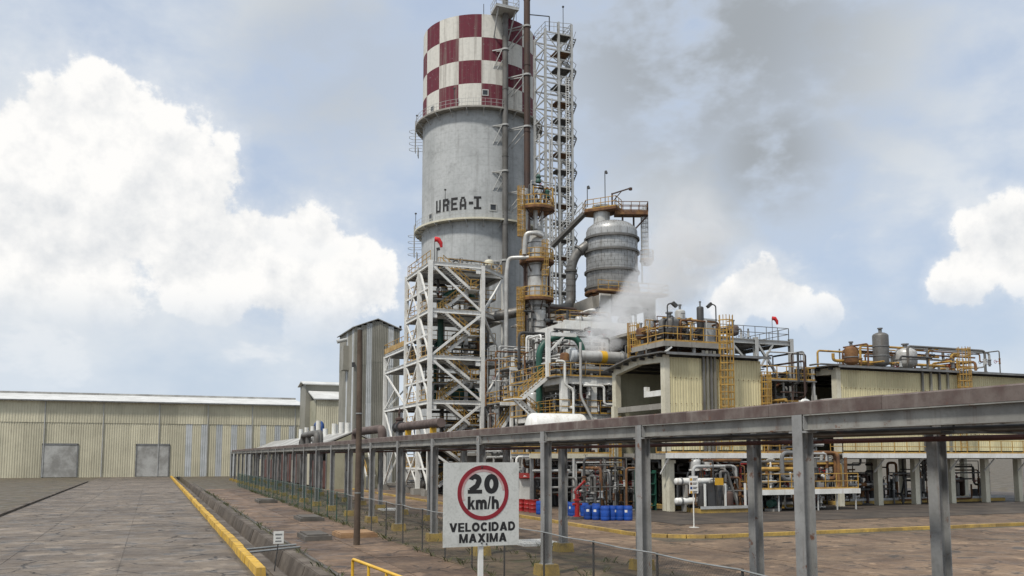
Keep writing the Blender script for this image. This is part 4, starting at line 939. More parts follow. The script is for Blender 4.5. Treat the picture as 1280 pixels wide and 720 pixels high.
def build_stair_tower():
    A, B, C, D, E_ = (26.2, 87.1), (32.0, 87.1), (36.0, 91.1), (36.0, 96.4), (26.2, 96.4)
    F, G = (26.2, 106.0), (30.5, 106.0)
    t = thing('stair_tower', 'white open steel tower with zigzag stairs and yellow railings', 'tower', (26.2, 87.1, 0))
    lv = [4.9, 9.75, 14.4, 19.3, 24.3]
    for (x, y), top in ((A, 24.6), (B, 24.4), (C, 24.4), (D, 24.4), (E_, 24.6), ((26.2, 91.2), 24.3), (F, 16.4), (G, 16.4), ((30.5, 96.4), 24.3), ((32.0, 92.5), 24.3)):
        part('column', MB().ibeam((x, y, 0.0), (x, y, top), 0.42, 0.42, 0.04), 'white_steel', t)
        part('footing', MB().box(x - 0.6, y - 0.6, 0, x + 0.6, y + 0.6, 0.75), 'pale_concrete', t)
    edges = [(A, B), (B, C), (C, D), (D, E_), (E_, A)]
    for k, z in enumerate(lv):
        for a, b in edges: part('beam', MB().ibeam((*a, z), (*b, z), 0.22, 0.42, 0.03), 'white_steel', t)
        part('beam', MB().ibeam((26.2, 91.2, z), (36, 91.2, z), 0.2, 0.36), 'white_steel', t)
        if k < 3:
            for a, b in ((E_, F), (F, G)): part('beam', MB().ibeam((*a, z), (*b, z), 0.22, 0.42, 0.03), 'white_steel', t)
        dk = part('deck', MB().slab([(26.35, 90.2), (31.9, 90.2), (35.9, 91.3), (35.9, 96.3), (26.35, 96.3)], z + 0.16, z + 0.24), 'grey_steel', t)
        part('deck', MB().slab([(26.35, 87.25), (27.9, 87.25), (27.9, 90.2), (26.35, 90.2)], z + 0.16, z + 0.24), 'grey_steel', t)
        part('railing', MB().rail([(26.25, 96.2, z + .24), (26.25, 87.3, z + .24)], 1.15, 1.4, 0.04), 'yellow_paint', t)
        part('railing', MB().rail([(28.0, 90.25, z + .24), (31.8, 90.25, z + .24), (35.8, 91.4, z + .24)], 1.15, 1.3, 0.04), 'yellow_paint', t)
        part('railing', MB().rail([(35.9, 91.4, z + .24), (35.9, 96.2, z + .24), (26.4, 96.2, z + .24)], 1.15, 1.4, 0.04), 'yellow_paint', t)
        # braces
        z0 = lv[k - 1] if k else 0.8
        p, q = ((26.35, 87.1, z - .2), (31.85, 87.1, z0 + .2)) if k % 2 == 0 else ((26.35, 87.1, z0 + .2), (31.85, 87.1, z - .2))
        part('brace', MB().bar(p, q, 0.19, 0.23), 'white_steel', t)
        part('brace', MB().bar((32.15, 87.25, z - .2) if k % 2 else (32.15, 87.25, z0 + .2), (35.9, 91.0, z0 + .2) if k % 2 else (35.9, 91.0, z - .2), 0.2, 0.24), 'white_steel', t)
        part('brace', MB().bar((26.2, 87.3, z0 + .2), (26.2, 91.0, z - .2), 0.18, 0.2), 'white_steel', t)
        part('brace', MB().bar((26.2, 96.2, z0 + .2), (26.2, 91.4, z - .2), 0.18, 0.2), 'white_steel', t)
        part('brace', MB().bar((26.2, 91.4, z0 + .2), (26.2, 96.2, z - .2), 0.12, 0.14), 'white_steel', t)
        for gx, gy in ((26.2, 87.1), (32.0, 87.1)):
            for e in (-1, 1):
                if 26 < gx + e * .4 < 32.2: part('gusset_plate', MB().box(min(gx + e * .2, gx + e * .75), gy - .03, z - .75, max(gx + e * .2, gx + e * .75), gy + .03, z - .2), 'white_steel', t)
        zh = (z0 + z) / 2
        part('beam', MB().bar((26.2, 87.3, zh), (26.2, 96.2, zh), .14, .2), 'white_steel', t)
        part('mid_deck', MB().box(26.4, 92.6, zh, 35.6, 96.2, zh + .08), 'grey_steel', t)
        part('railing', MB().rail([(26.4, 92.6, zh + .08), (35.6, 92.6, zh + .08)], 1.1, 1.1, .045), 'yellow_paint', t)
        part('railing', MB().rail([(26.3, 96.2, zh + .1), (26.3, 91.4, zh + .1)], 1.1, 1.1, .045), 'yellow_paint', t)
        # scissor stairs just behind the front face with a half landing on the right
        zm = (z0 + z) / 2
        flight(t, (31.0, 88.1, zm + .2), (27.9, 88.1, z + .2), 0.95)
        flight(t, (27.9, 89.15, z0 + .2), (31.0, 89.15, zm + .2), 0.95)
        ld = part('landing', MB().box(31.0, 87.9, zm + .10, 32.0, 90.1, zm + .2), 'white_steel', t)
        part('railing', MB().rail([(31.0, 87.95, zm + .2), (31.95, 87.95, zm + .2), (31.95, 90.1, zm + .2)], 1.1, 1.0, 0.04), 'yellow_paint', ld)
        # bits of equipment on each deck
    # lower wing on the left
    for k, z in enumerate((9.75, 14.4)):
        part('deck', MB().slab([(26.35, 96.5), (30.4, 96.5), (30.4, 105.9), (26.35, 105.9)], z + 0.16, z + 0.24), 'grey_steel', t)
    z = 16.4
    for a, b in (((26.2, 96.4), F), (F, G), (G, (30.5, 96.4))): part('beam', MB().ibeam((*a, z), (*b, z), 0.22, 0.4, 0.03), 'white_steel', t)
    part('deck', MB().slab([(26.1, 96.5), (30.6, 96.5), (30.6, 106.2), (26.1, 106.2)], z + 0.2, z + 0.28), 'grey_steel', t)
    part('railing', MB().rail([(26.1, 96.6, z + .28), (26.1, 106.2, z + .28), (30.6, 106.2, z + .28)], 1.15, 1.4, 0.04), 'yellow_paint', t)
    part('kick_panel', MB().box(26.07, 97, z + .3, 26.12, 106, z + .85), 'yellow_paint', t)
    for z0, z1 in ((0.8, 9.5), (9.95, 14.2)):
        part('brace', MB().bar((26.2, 96.6, z0), (26.2, 105.8, z1), 0.16, 0.18), 'white_steel', t)
        part('brace', MB().bar((26.2, 105.8, z0), (26.2, 101, (z0 + z1) / 2), 0.14, 0.16), 'white_steel', t)
        part('brace', MB().bar((26.4, 106, z0), (30.4, 106, z1), 0.16, 0.18), 'white_steel', t)
    part('brace', MB().bar((26.2, 105.9, 14.6), (26.2, 103.5, 16.2), 0.12, 0.14), 'white_steel', t)
build_stair_tower()

def windsock(label, x, y, z0, h, s=1.0):
    t = thing('windsock', label, 'windsock', (x, y, z0))
    part('mast', MB().tube([(0, 0, 0), (0, 0, h)], 0.05 * s, 6), 'dark_steel', t, local=True)
    part('sleeve', MB().tube([(0.02, 0, h - 0.05), (0.45 * s, -0.2 * s, h - 0.12 * s), (0.75 * s, -0.3 * s, h - 0.6 * s), (0.85 * s, -0.3 * s, h - 1.15 * s)], [0.36 * s, 0.34 * s, 0.27 * s, 0.16 * s], 12, caps=True), 'red_cloth', t, smooth=True, local=True)
windsock('red windsock on the roof of the white stair tower', 26.9, 88.0, 24.55, 2.6, .8)

def lamp_post(label, x, y, z0, h, arm=(0.7, 0, 0.1), group='deck lamps'):
    t = thing('lamp_post', label, 'lamp post', (x, y, z0), group)
    part('mast', MB().pipe([(0, 0, 0), (0, 0, h), (arm[0], arm[1], h + arm[2])], 0.055, 6, 0.2), 'dark_steel', t, local=True)
    a = Vector(arm); part('lamp_head', MB().bar((a.x * 0.8, a.y * 0.8, h + a.z + .02), (a.x * 1.5, a.y * 1.5, h + a.z - 0.28), 0.34, 0.24), 'dark_steel', t, local=True)
lamp_post('thin lamp post on the roof of the stair tower', 28.4, 92.0, 24.55, 2.6, (0.12, 0, 0.05))

# ------------------------------------------------------------------ process equipment helpers
def dome(r, h0, h1, k=5, d=0.5):
    """profile of a cylinder with dished ends"""
    lo = [(max(0.01, r * math.sin(R(90 * i / k))), h0 - r * d * math.cos(R(90 * i / k)) + r * d * 0) for i in range(k + 1)]
    hi = [(max(0.01, r * math.cos(R(90 * i / k))), h1 + r * d * math.sin(R(90 * i / k))) for i in range(k + 1)]
    return lo + hi
def vert_vessel(label, x, y, z0, r, h, mat='lagging', cat='vessel', group=None, legs=True, bands=3):
    t = thing('pressure_vessel', label, cat, (x, y, z0), group)
    part('shell', MB().lathe((x, y, z0), dome(r, 0.5 + r * .5, h - r * .5), 20), mat, t, smooth=True)
    b = MB()
    for i in range(bands):
        z = z0 + 0.7 + r * .5 + (h - r - 1.2) * (i + .5) / bands
        b.lathe((x, y, z), [(r + .005, -.04), (r + .045, -.04), (r + .045, .04), (r + .005, .04)], 20)
    if bands: part('band', b, 'grey_steel', t)
    if legs:
        for a in (45, 135, 225, 315):
            px, py = x + r * .85 * math.cos(R(a)), y + r * .85 * math.sin(R(a)); part('leg', MB().bar((px, py, z0), (px, py, z0 + .6 + r * .5), 0.12), 'grey_steel', t)
    part('nozzle', MB().tube([(x, y, z0 + h), (x, y, z0 + h + .35)], r * .22, 10).lathe((x, y, z0 + h + .3), [(r * .34, 0), (r * .34, .1)], 12), 'grey_steel', t)
    return t
def horiz_vessel(label, p, axis, L, r, mat='lagging', cat='vessel', group=None, flange=True, saddle=0.0, smooth=True):
    x, y, z = p
    t = thing('heat_exchanger' if flange else 'storage_vessel', label, cat, (x, y, z - r - saddle), group)
    part('shell', MB().lathe(p, dome(r, r * .5, L - r * .5), 22, axis), mat, t, smooth=True)
    if flange:
        for h in (0.25 * r + .45, L - .45 - .25 * r):
            part('flange', MB().lathe(p, [(r + .005, h - .06), (r * 1.22, h - .06), (r * 1.22, h + .06), (r + .005, h + .06)], 22, axis), 'grey_steel', t)
    if saddle:
        for f in (0.22, 0.78):
            if axis == 'x': part('saddle', MB().box(x + L * f - .1, y - r * .7, z - r - saddle, x + L * f + .1, y + r * .7, z - r * .6), 'pale_concrete', t)
            else: part('saddle', MB().box(x - r * .7, y + L * f - .1, z - r - saddle, x + r * .7, y + L * f + .1, z - r * .6), 'pale_concrete', t)
    return t
def pump(label, x, y, z, s=1.0, rz=0, mat='green_paint', group='pumps on the plant floor'):
    t = thing('pump', label, 'pump', (x, y, z), group, rz)
    part('base', MB().box(-.9 * s, -.35 * s, 0, .9 * s, .35 * s, .18 * s), 'pale_concrete', t, local=True)
    part('motor', MB().lathe((-.75 * s, 0, .55 * s), [(.05 * s, 0), (.28 * s, .02 * s), (.28 * s, .8 * s), (.18 * s, .85 * s), (.06 * s, .86 * s)], 14, 'x'), mat, t, smooth=True, local=True)
    part('casing', MB().lathe((.25 * s, 0, .55 * s), [(.06 * s, 0), (.15 * s, .1 * s), (.36 * s, .12 * s), (.36 * s, .4 * s), (.12 * s, .45 * s), (.12 * s, .6 * s), (.2 * s, .6 * s), (.2 * s, .66 * s)], 14, 'x'), 'grey_steel', t, smooth=True, local=True)
    part('discharge', MB().tube([(.5 * s, 0, .8 * s), (.5 * s, 0, 1.35 * s)], .11 * s, 10).lathe((.5 * s, 0, 1.3 * s), [(.19 * s, 0), (.19 * s, .07 * s)], 10), 'grey_steel', t, local=True)
PM = ['lagging', 'dull_lagging', 'grey_pipe', 'pale_steel', 'white_steel', 'dark_steel', 'lagging', 'rusty_orange', 'grey_steel']
def cluster(label, x0, x1, y0, y1, z0, z1, n, seed, mats=PM, rr=(0.05, 0.17), ground=True):
    """a welded group of pipes with valves that fills a box"""
    q = random.Random(seed)
    t = thing('piping', label, 'piping', ((x0 + x1) / 2, (y0 + y1) / 2, z0))
    P = lambda: Vector((q.uniform(x0, x1), q.uniform(y0, y1), q.uniform(z0, z1)))
    for i in range(n):
        p = P(); pts = [p.copy()]; last = None
        if ground and i % 2 == 0: p = Vector((p.x, p.y, z0)); pts = [p.copy()]; last = None
        for k in range(q.randint(2, 4)):
            ax = q.choice([a for a in (0, 1, 2, 2) if a != last]) if k else (2 if ground and i % 2 == 0 else q.choice((0, 1, 2)))
            lim = ((x0, x1), (y0, y1), (z0, z1))[ax]
            p = p.copy(); v = q.uniform(*lim)
            if abs(v - p[ax]) < 0.5: v = lim[0] if p[ax] > sum(lim) / 2 else lim[1]
            p[ax] = v; pts.append(p.copy()); last = ax
        r = q.uniform(*rr) ** 1.0
        m = q.choice(mats)
        mb = MB().pipe(pts, r, 8)
        pi = part('pipe', mb, m, t, smooth=True)
        # flanges or a valve on the first straight
        a, b = pts[0], pts[1]; d = (b - a)
        if d.length > 0.8:
            c = a.lerp(b, q.uniform(.3, .7)); u = d.normalized()
            f = MB()
            for o in (-.22, .22): f.tube([c + u * (o - .035), c + u * (o + .035)], r * 1.75, 10)
            f.tube([c - u * .2, c + u * .2], r * 1.35, 8)
            part('valve', f, q.choice(('grey_steel', 'dark_steel', 'rusty_orange', 'pale_steel')), pi)
            s, w = frame_of(u); e = c + w * (r * 1.5 + .38)
            hw = MB().bar(c, e, .04)
            ring = [e + (s * math.cos(R(g)) + u * math.sin(R(g))) * .16 for g in range(0, 361, 45)]
            hw.tube(ring, .022, 5); part('handwheel', hw, q.choice(('dark_steel', 'red_paint', 'grey_steel')), pi)
    return t

# stacked exchangers at the foot of the stair tower
for k, z in enumerate((1.2, 2.75, 4.2)):
    horiz_vessel(['lowest of three stacked grey exchangers under the stair tower', 'middle of three stacked grey exchangers under the stair tower', 'uppermost of three stacked grey exchangers under the stair tower'][k], (27.2, 93.5, z), 'x', 5.0, .6, 'grey_pipe', 'exchanger', 'stacked exchangers', saddle=.35)
# equipment on the decks of the white stair tower
vert_vessel('grey lagged vessel on the middle deck of the stair tower', 34.2, 93.6, 14.64, 0.8, 3.4, 'dull_lagging')
vert_vessel('pale vessel on the second highest deck of the stair tower', 33.4, 94.0, 19.54, 0.85, 3.2, 'lagging')
vert_vessel('cream vessel on the top deck of the stair tower', 34.8, 92.6, 24.54, 0.55, 2.0, 'cream_paint')
horiz_vessel('white drum lying on the top deck of the stair tower', (30.6, 93.6, 25.4), 'x', 2.6, 0.5, 'white_paint', saddle=0.3, flange=False)
horiz_vessel('dark green drum on the lower deck of the stair tower', (29.6, 93.2, 11.0), 'x', 4.2, 0.75, 'green_paint', saddle=0.25)
single('green_pipe', MB().pipe([(29.0, 92.4, 14.7), (29.0, 92.4, 21.6), (30.8, 92.4, 22.6), (33.0, 93.0, 22.6), (33.0, 93.0, 20)], 0.34, 12, 0.9), 'green_paint', 'thick dark green pipe bent over inside the stair tower', 'pipe', smooth=True)
single('green_pipe', MB().pipe([(28.6, 93.0, 10.1), (28.6, 93.0, 16.6), (29.8, 93.4, 16.9), (29.8, 93.4, 15.2)], 0.2, 10, 0.5), 'green_paint', 'thin dark green hooked pipe on the middle deck', 'pipe', smooth=True)
for k, z in enumerate((0.9, 5.2, 10.0, 14.7, 19.6)):
    cluster(['piping at the foot of the white stair tower', 'piping on the lowest deck of the stair tower', 'piping on the second deck of the stair tower', 'piping on the third deck of the stair tower', 'piping on the fourth deck of the stair tower'][k],
            27.5, 35.5, 91.2, 95.8, z, z + 4.2, 16 if k < 2 else 12, 30 + k, mats=PM + ['yellow_paint', 'green_paint'])
cluster('low piping and valves on the roof of the stair tower', 29.0, 35.5, 91.0, 95.8, 24.55, 26.2, 10, 77)
cluster('piping behind the lower wing of the stair tower', 27.0, 30.2, 97, 105.5, 0.3, 9.5, 10, 78)

# ------------------------------------------------------------------ stripping column with rusty platforms
def round_platform(t, x, y, z, r0, r1, mat='rusty_orange', a0=0, a1=360, hole=True):
    pf = part('platform', MB().lathe((x, y, z), [(r0, -.14), (r1, -.14), (r1, .14), (r0, .14), (r0, -.14)], 24, 'z', a0, a1), mat, t)
    rl = MB(); n = int((a1 - a0) / 20)
    for i in range(n):
        a, b = R(a0 + 20 * i), R(a0 + 20 * (i + 1))
        p, q = Vector((x + r1 * .96 * math.cos(a), y + r1 * .96 * math.sin(a), z + .14)), Vector((x + r1 * .96 * math.cos(b), y + r1 * .96 * math.sin(b), z + .14))
        rl.bar(p, p + Vector((0, 0, 1.1)), .07)
        for h in (1.1, .55): rl.bar(p + Vector((0, 0, h)), q + Vector((0, 0, h)), .07)
        rl.bar(p + Vector((0, 0, .08)), q + Vector((0, 0, .08)), .03, .16)
    part('railing', rl, 'yellow_paint', pf)
    br = MB()
    for i in range(6):
        a = R(a0 + (a1 - a0) * (i + .5) / 6); br.bar((x + r0 * math.cos(a), y + r0 * math.sin(a), z - 1.1), (x + r1 * .9 * math.cos(a), y + r1 * .9 * math.sin(a), z - .14), .1)
    part('bracket', br, 'brown_pipe', pf)
def caged_ladder(t, x, y, z0, z1, out=(0, -1), w=0.45, mat='yellow_paint', cage=0.75, name='caged_ladder'):
    o = Vector((*out, 0)).normalized(); s = Vector((-o.y, o.x, 0))
    b = Vector((x, y, 0)); m = MB()
    for e in (-1, 1): m.bar(b + s * e * w / 2 + Vector((0, 0, z0)), b + s * e * w / 2 + Vector((0, 0, z1)), .07)
    z = z0 + .3
    while z < z1: m.bar(b - s * w / 2 + Vector((0, 0, z)), b + s * w / 2 + Vector((0, 0, z)), .035); z += .32
    ld = part(name, m, mat, t)
    if cage:
        c = MB(); z = z0 + 2.2
        arc = [s * (-w * .55), s * (-w * .75) + o * cage * .5, s * (-w * .4) + o * cage, s * (w * .4) + o * cage, s * (w * .75) + o * cage * .5, s * (w * .55)]
        while z < z1 + 1.0:
            for p, q in zip(arc, arc[1:]): c.bar(b + p + Vector((0, 0, z)), b + q + Vector((0, 0, z)), .045, .08)
            z += .55
        mids = [(p + q) / 2 for p, q in zip(arc, arc[1:])]
        for p in arc[1:-1] + mids: c.bar(b + p + Vector((0, 0, z0 + 2.2)), b + p + Vector((0, 0, z1 + 1.0)), .05, .03)
        part('cage', c, mat, ld)
    return ld
def build_column():
    x, y = 37.07, 84.25
    t = thing('stripping_column', 'slim lagged column with rusty yellow platforms before the round tower', 'column', (x, y, 0))
    part('shell', MB().lathe((x, y, 0), [(1.0, 0), (1.0, 17.0), (0.96, 17.05), (0.96, 20.4), (0.98, 20.4), (0.98, 27.2), (0.8, 27.9), (0.35, 28.15), (0.35, 28.6)], 26), 'lagging', t, smooth=True)
    b = MB()
    for i in range(22): b.lathe((x, y, 1.5 + i * 1.2), [(1.0, -.03), (1.025, -.03), (1.025, .03), (1.0, .03)], 26)
    part('lagging_band', b, 'dull_lagging', t)
    part('stiffener_ring', MB().lathe((x, y, 16.9), [(1.01, -.16), (1.35, -.16), (1.35, .16), (1.01, .16)], 26).lathe((x, y, 19.9), [(1.01, -.1), (1.25, -.1), (1.25, .1), (1.01, .1)], 26), 'grey_pipe', t)
    part('overhead_pipe', MB().pipe([(x - .25, y - .3, 28.2), (x - .25, y - .3, 31.2), (x - 1.2, y - .6, 31.9)], 0.24, 12), 'lagging', t, smooth=True)
    part('overhead_pipe', MB().pipe([(x + .55, y - .2, 27.4), (x + .55, y - .2, 31.0)], 0.17, 10), 'lagging', t, smooth=True)
    part('side_pipe', MB().pipe([(x + .2, y - 1.0, 27.3), (x - .6, y - 1.3, 27.5), (x - 1.65, y - .8, 27.5), (x - 1.75, y - .8, 25.2)], 0.25, 12, .6), 'lagging', t, smooth=True)
    part('side_pipe', MB().pipe([(x - 1.2, y - 1.0, 24.9), (x - 3.2, y + .1, 24.9), (x - 3.4, y + .2, 23.0), (x - 3.4, y + .2, 10.0)], 0.22, 12, .5), 'lagging', t, smooth=True)
    part('riser', MB().tube([(x - 1.2, y + .4, 2), (x - 1.2, y + .4, 31)], 0.16, 8).tube([(x + 1.3, y - .2, 3), (x + 1.3, y - .2, 24)], 0.13, 8), 'brown_pipe', t, smooth=True)
    part('riser', MB().tube([(x - .95, y - .85, 4), (x - .95, y - .85, 20.5)], 0.12, 8), 'dull_lagging', t, smooth=True)
    part('valve_cluster', MB().lathe((x - .3, y - 1.2, 33.4), [(.3, -.4), (.3, -.2), (.2, 0), (.3, .2), (.1, .5)], 10).lathe((x + .9, y - .8, 32.0), [(.3, -.4), (.22, 0), (.3, .3), (.1, .5)], 10), 'green_paint', t, smooth=True)
    part('hood', MB().tube([(x - 1.5, y - .2, 28.0), (x - 1.4, y - .1, 32.4)], [0.35, 0.6], 10), 'lagging', t, smooth=True)
    for z, r1 in ((30.35, 1.95), (24.65, 1.85), (20.6, 1.8)): round_platform(t, x, y, z, 0.45 if z > 28 else 1.03, r1)
    caged_ladder(t, x + .35, y - 1.15, 20.8, 25.8, (-.1, -1))
    caged_ladder(t, x - 1.7, y - .5, 25.0, 31.6, (-1, -.4))
    caged_ladder(t, x - 1.75, y - .4, 10.5, 20.8, (-1, -.4))
build_column()
cluster('thin risers and valves beside the stripping column', 34.8, 39.4, 83.0, 86.0, 5.0, 19.5, 14, 12, rr=(0.06, 0.13))
cluster('small pipes and valves on the column top platform', 35.8, 38.6, 83.2, 85.2, 30.5, 33.2, 10, 13, mats=['lagging', 'rusty_orange', 'yellow_paint', 'pale_steel', 'dark_steel'], rr=(0.05, 0.1))
def build_duct():
    t = thing('vapour_duct', 'large lagged vapour duct bending from the vessel to the column', 'duct', (43.7, 89.6, 19))
    part('duct_run', MB().pipe([(45.75, 89.0, 28.6), (44.2, 89.4, 27.3), (43.7, 89.6, 25.7), (43.7, 89.6, 21.4), (42.0, 88.6, 20.55), (38.6, 86.6, 20.3), (35.6, 88.6, 19.7), (33.6, 90.2, 19.4)], 0.56, 18, 1.5), 'dull_lagging', t, smooth=True)
    for p, q in (((43.7, 89.6, 25.2), (43.7, 89.6, 25.45)), ((44.75, 89.25, 27.85), (44.6, 89.3, 27.7))): part('flange', MB().tube([p, q], 0.74, 20), 'grey_pipe', t, smooth=True)
    b = MB()
    for z in (22.2, 22.9, 23.6, 24.3, 25.9, 26.4): b.lathe((43.7, 89.6, z), [(.56, -.02), (.585, -.02), (.585, .02), (.56, .02)], 18)
    part('lagging_band', b, 'grey_pipe', t)
build_duct()

# ------------------------------------------------------------------ big evaporator vessel on its concrete table
def build_vessel():
    x, y, z, r = 48.35, 88.3, 22.95, 2.95
    t = thing('evaporator_vessel', 'big round grey lagged vessel with hoops on a concrete table', 'vessel', (x, y, 22.1))
    prof = [(r * .99, 0), (r, .05), (r, 6.9)] + [(r * math.cos(R(a)), 6.95 + 1.4 * math.sin(R(a))) for a in range(10, 86, 8)] + [(0.35, 8.36)]
    part('shell', MB().lathe((x, y, z), prof, 48), 'vessel_lagging', t, smooth=True)
    for zz in (0.35, 2.25, 4.55, 6.15):
        part('hoop', MB().lathe((x, y, z + zz), [(r + .01, -.1), (r + .26, -.14), (r + .26, .08), (r + .01, .16)], 48), 'grey_pipe', t)
    # lagging sheets: the seams stand proud
    sm = MB()
    for i in range(1, 13):
        sm.lathe((x, y, z + i * .53), [(r, -.012), (r + .014, -.012), (r + .014, .012), (r, .012)], 48)
    part('lagging_seam', sm, 'dull_lagging', t)
    sm = MB()
    for k in range(24):
        for i in range(12):
            a = R(k * 15 + (7.5 if i % 2 else 0)); p = Vector((x + (r + .008) * math.cos(a), y + (r + .008) * math.sin(a), z + .3 + i * .53)); sm.bar(p, p + Vector((0, 0, .53)), .03)
    part('lagging_seam', sm, 'dull_lagging', t)
    sm = MB()
    for k in range(48):
        a = R(k * 7.5); pts = [Vector((x + (r * math.cos(R(e)) + .012) * math.cos(a), y + (r * math.cos(R(e)) + .012) * math.sin(a), z + 6.95 + 1.41 * math.sin(R(e)))) for e in (0, 20, 40, 58)]
        for p, q in zip(pts, pts[1:]): sm.bar(p, q, .03)
    part('dome_seam', sm, 'dull_lagging', t)
    part('skirt', MB().lathe((x, y, 22.1), [(r * .94, 0), (r * .94, .35), (r * .8, .36), (r * .8, .85)], 40), 'rusty_orange', t)
    part('skirt_flange', MB().lathe((x, y, 22.75), [(r * .9, -.1), (r * 1.08, -.1), (r * 1.08, .14), (r * .9, .14)], 40), 'rusty_orange', t)
    part('neck', MB().lathe((x - 1.1, y + .3, z + 7.6), [(0.95, 0), (0.95, 2.2), (1.1, 2.25), (1.1, 2.5), (.3, 2.7)], 24), 'lagging', t, smooth=True)
    zt = z + 9.3
    a = part('top_platform', MB().slab([(x - 3.1, y + .6), (x - .6, y - 2.2), (x + .9, y - .8), (x + .2, y + 2.4), (x - 2.4, y + 2.6)], zt, zt + .3), 'rusty_orange', t)
    part('railing', MB().rail([(x - 2.4, y + 2.5, zt + .26), (x - 3.0, y + .6, zt + .26), (x - .6, y - 2.2, zt + .3), (x + .9, y - .8, zt + .3)], 1.15, .9, .045), 'yellow_paint', a)
    zb = z + 8.85
    a = part('side_platform', MB().slab([(x - .3, y - 1.35), (x + 3.3, y - 2.7), (x + 3.9, y - 1.4), (x + .3, y - .05)], zb, zb + .34), 'rusty_orange', t)
    part('railing', MB().rail([(x - .3, y - 1.35, zb + .34), (x + 3.3, y - 2.7, zb + .34), (x + 3.9, y - 1.4, zb + .34), (x + .3, y - .05, zb + .34)], 1.15, .9, .045), 'rusty_orange', a)
    part('strut', MB().bar((x + 3.5, y - 2.3, zb), (x + 2.2, y - 1.5, zb - 1.6), .16).bar((x + 2.2, y - 1.3, zb), (x + 2.2, y - 1.3, zb - 1.6), .16).bar((x + .8, y - 1.2, zb), (x + .8, y - 1.2, zb - .9), .16), 'brown_pipe', a)
    caged_ladder(t, x + 3.1, y - 1.5, z + 1.0, zb + .4, (.93, -.37), .5, 'pale_steel')
    a = part('rest_platform', MB().lathe((x + 3.6, y - 1.7, z + 3.6), [(0.02, -.5), (.55, -.45), (.8, 0), (.8, .1), (.02, .1)], 12), 'rusty_orange', t)
    part('railing', MB().rail([(x + 3.6 + .8 * math.cos(R(g)), y - 1.7 + .8 * math.sin(R(g)), z + 3.7) for g in range(180, 421, 40)], 1.1, .6, .04), 'yellow_paint', a)
    part('davit', MB().bar((x - .1, y - .4, zt), (x - .1, y - .4, zt + 2.3), .14).bar((x - .1, y - .4, zt + 2.2), (x + 1.9, y - 1.2, zt + 2.9), .14).bar((x - .1, y - .4, zt + 1.2), (x + .9, y - .8, zt + 2.5), .1).box(x + 1.75, y - 1.35, zt + 2.65, x + 2.05, y - 1.05, zt + 2.95), 'brown_pipe', t)
    # gangway down to the lattice tower
    gw = part('gangway', MB().bar((x - 2.7, y + 1.6, zt + .1), (x - 5.2, y + 5.2, zt - 3.2), .8, .35), 'grey_pipe', t)
    g = MB()
    for o in (-.4, .4):
        p, q = Vector((x - 2.7 + o * .8, y + 1.6 + o * .5, zt + .3)), Vector((x - 5.2 + o * .8, y + 5.2 + o * .5, zt - 3.0))
        for h in (.55, 1.1): g.bar(p + Vector((0, 0, h)), q + Vector((0, 0, h)), .06)
        for i in range(6): e = p.lerp(q, i / 5); g.bar(e, e + Vector((0, 0, 1.1)), .05)
    part('railing', g, 'pale_steel', gw)
build_vessel()
lamp_post('thin lamp post on top of the grey vessel', 47.5, 88.2, 32.9, 4.2, (0.1, -.1, .05))
lamp_post('thin lamp post at the left end of the vessel platform', 45.6, 89.0, 32.9, 2.4, (0.1, -.1, .05))

def build_table():
    t = thing('concrete_table', 'pale concrete table structure carrying the grey vessel', 'structure', (48.3, 88.3, 0))
    part('slab', MB().box(45.4, 85.2, 20.8, 52.2, 91.6, 22.08), 'pale_concrete', t)
    for x, y in ((45.9, 85.7), (51.7, 85.7), (45.9, 91.1), (51.7, 91.1)): part('column', MB().box(x - .5, y - .5, 0, x + .5, y + .5, 20.79), 'pale_concrete', t)
    for z in (8.0, 14.6):
        part('beam', MB().box(46.4, 85.4, z, 51.2, 86.0, z + .9).box(46.4, 90.8, z, 51.2, 91.4, z + .9), 'pale_concrete', t)
        part('beam', MB().box(45.6, 86.2, z, 46.2, 90.6, z + .9).box(51.4, 86.2, z, 52.0, 90.6, z + .9), 'pale_concrete', t)
    part('corner_upstand', MB().box(45.0, 84.9, 18.2, 46.3, 85.18, 22.5), 'white_paint', t)
    part('cantilever', MB().box(42.6, 91.2, 19.4, 45.35, 95.5, 20.5).bar((45.2, 86.5, 21.2), (42.8, 92.5, 20.0), 0.9, 1.5), 'pale_concrete', t)
    dk = part('walkway', MB().box(44.0, 83.4, 22.0, 52.8, 84.8, 22.12), 'rusty_orange', t)
    part('railing', MB().rail([(44.0, 83.5, 22.12), (52.8, 83.5, 22.12), (52.8, 91.0, 22.12)], 1.1, 1.2, .04), 'yellow_paint', dk)
build_table()
cluster('pipes under the concrete table', 43.0, 51.0, 84.4, 90.5, 9.5, 20.0, 18, 21)

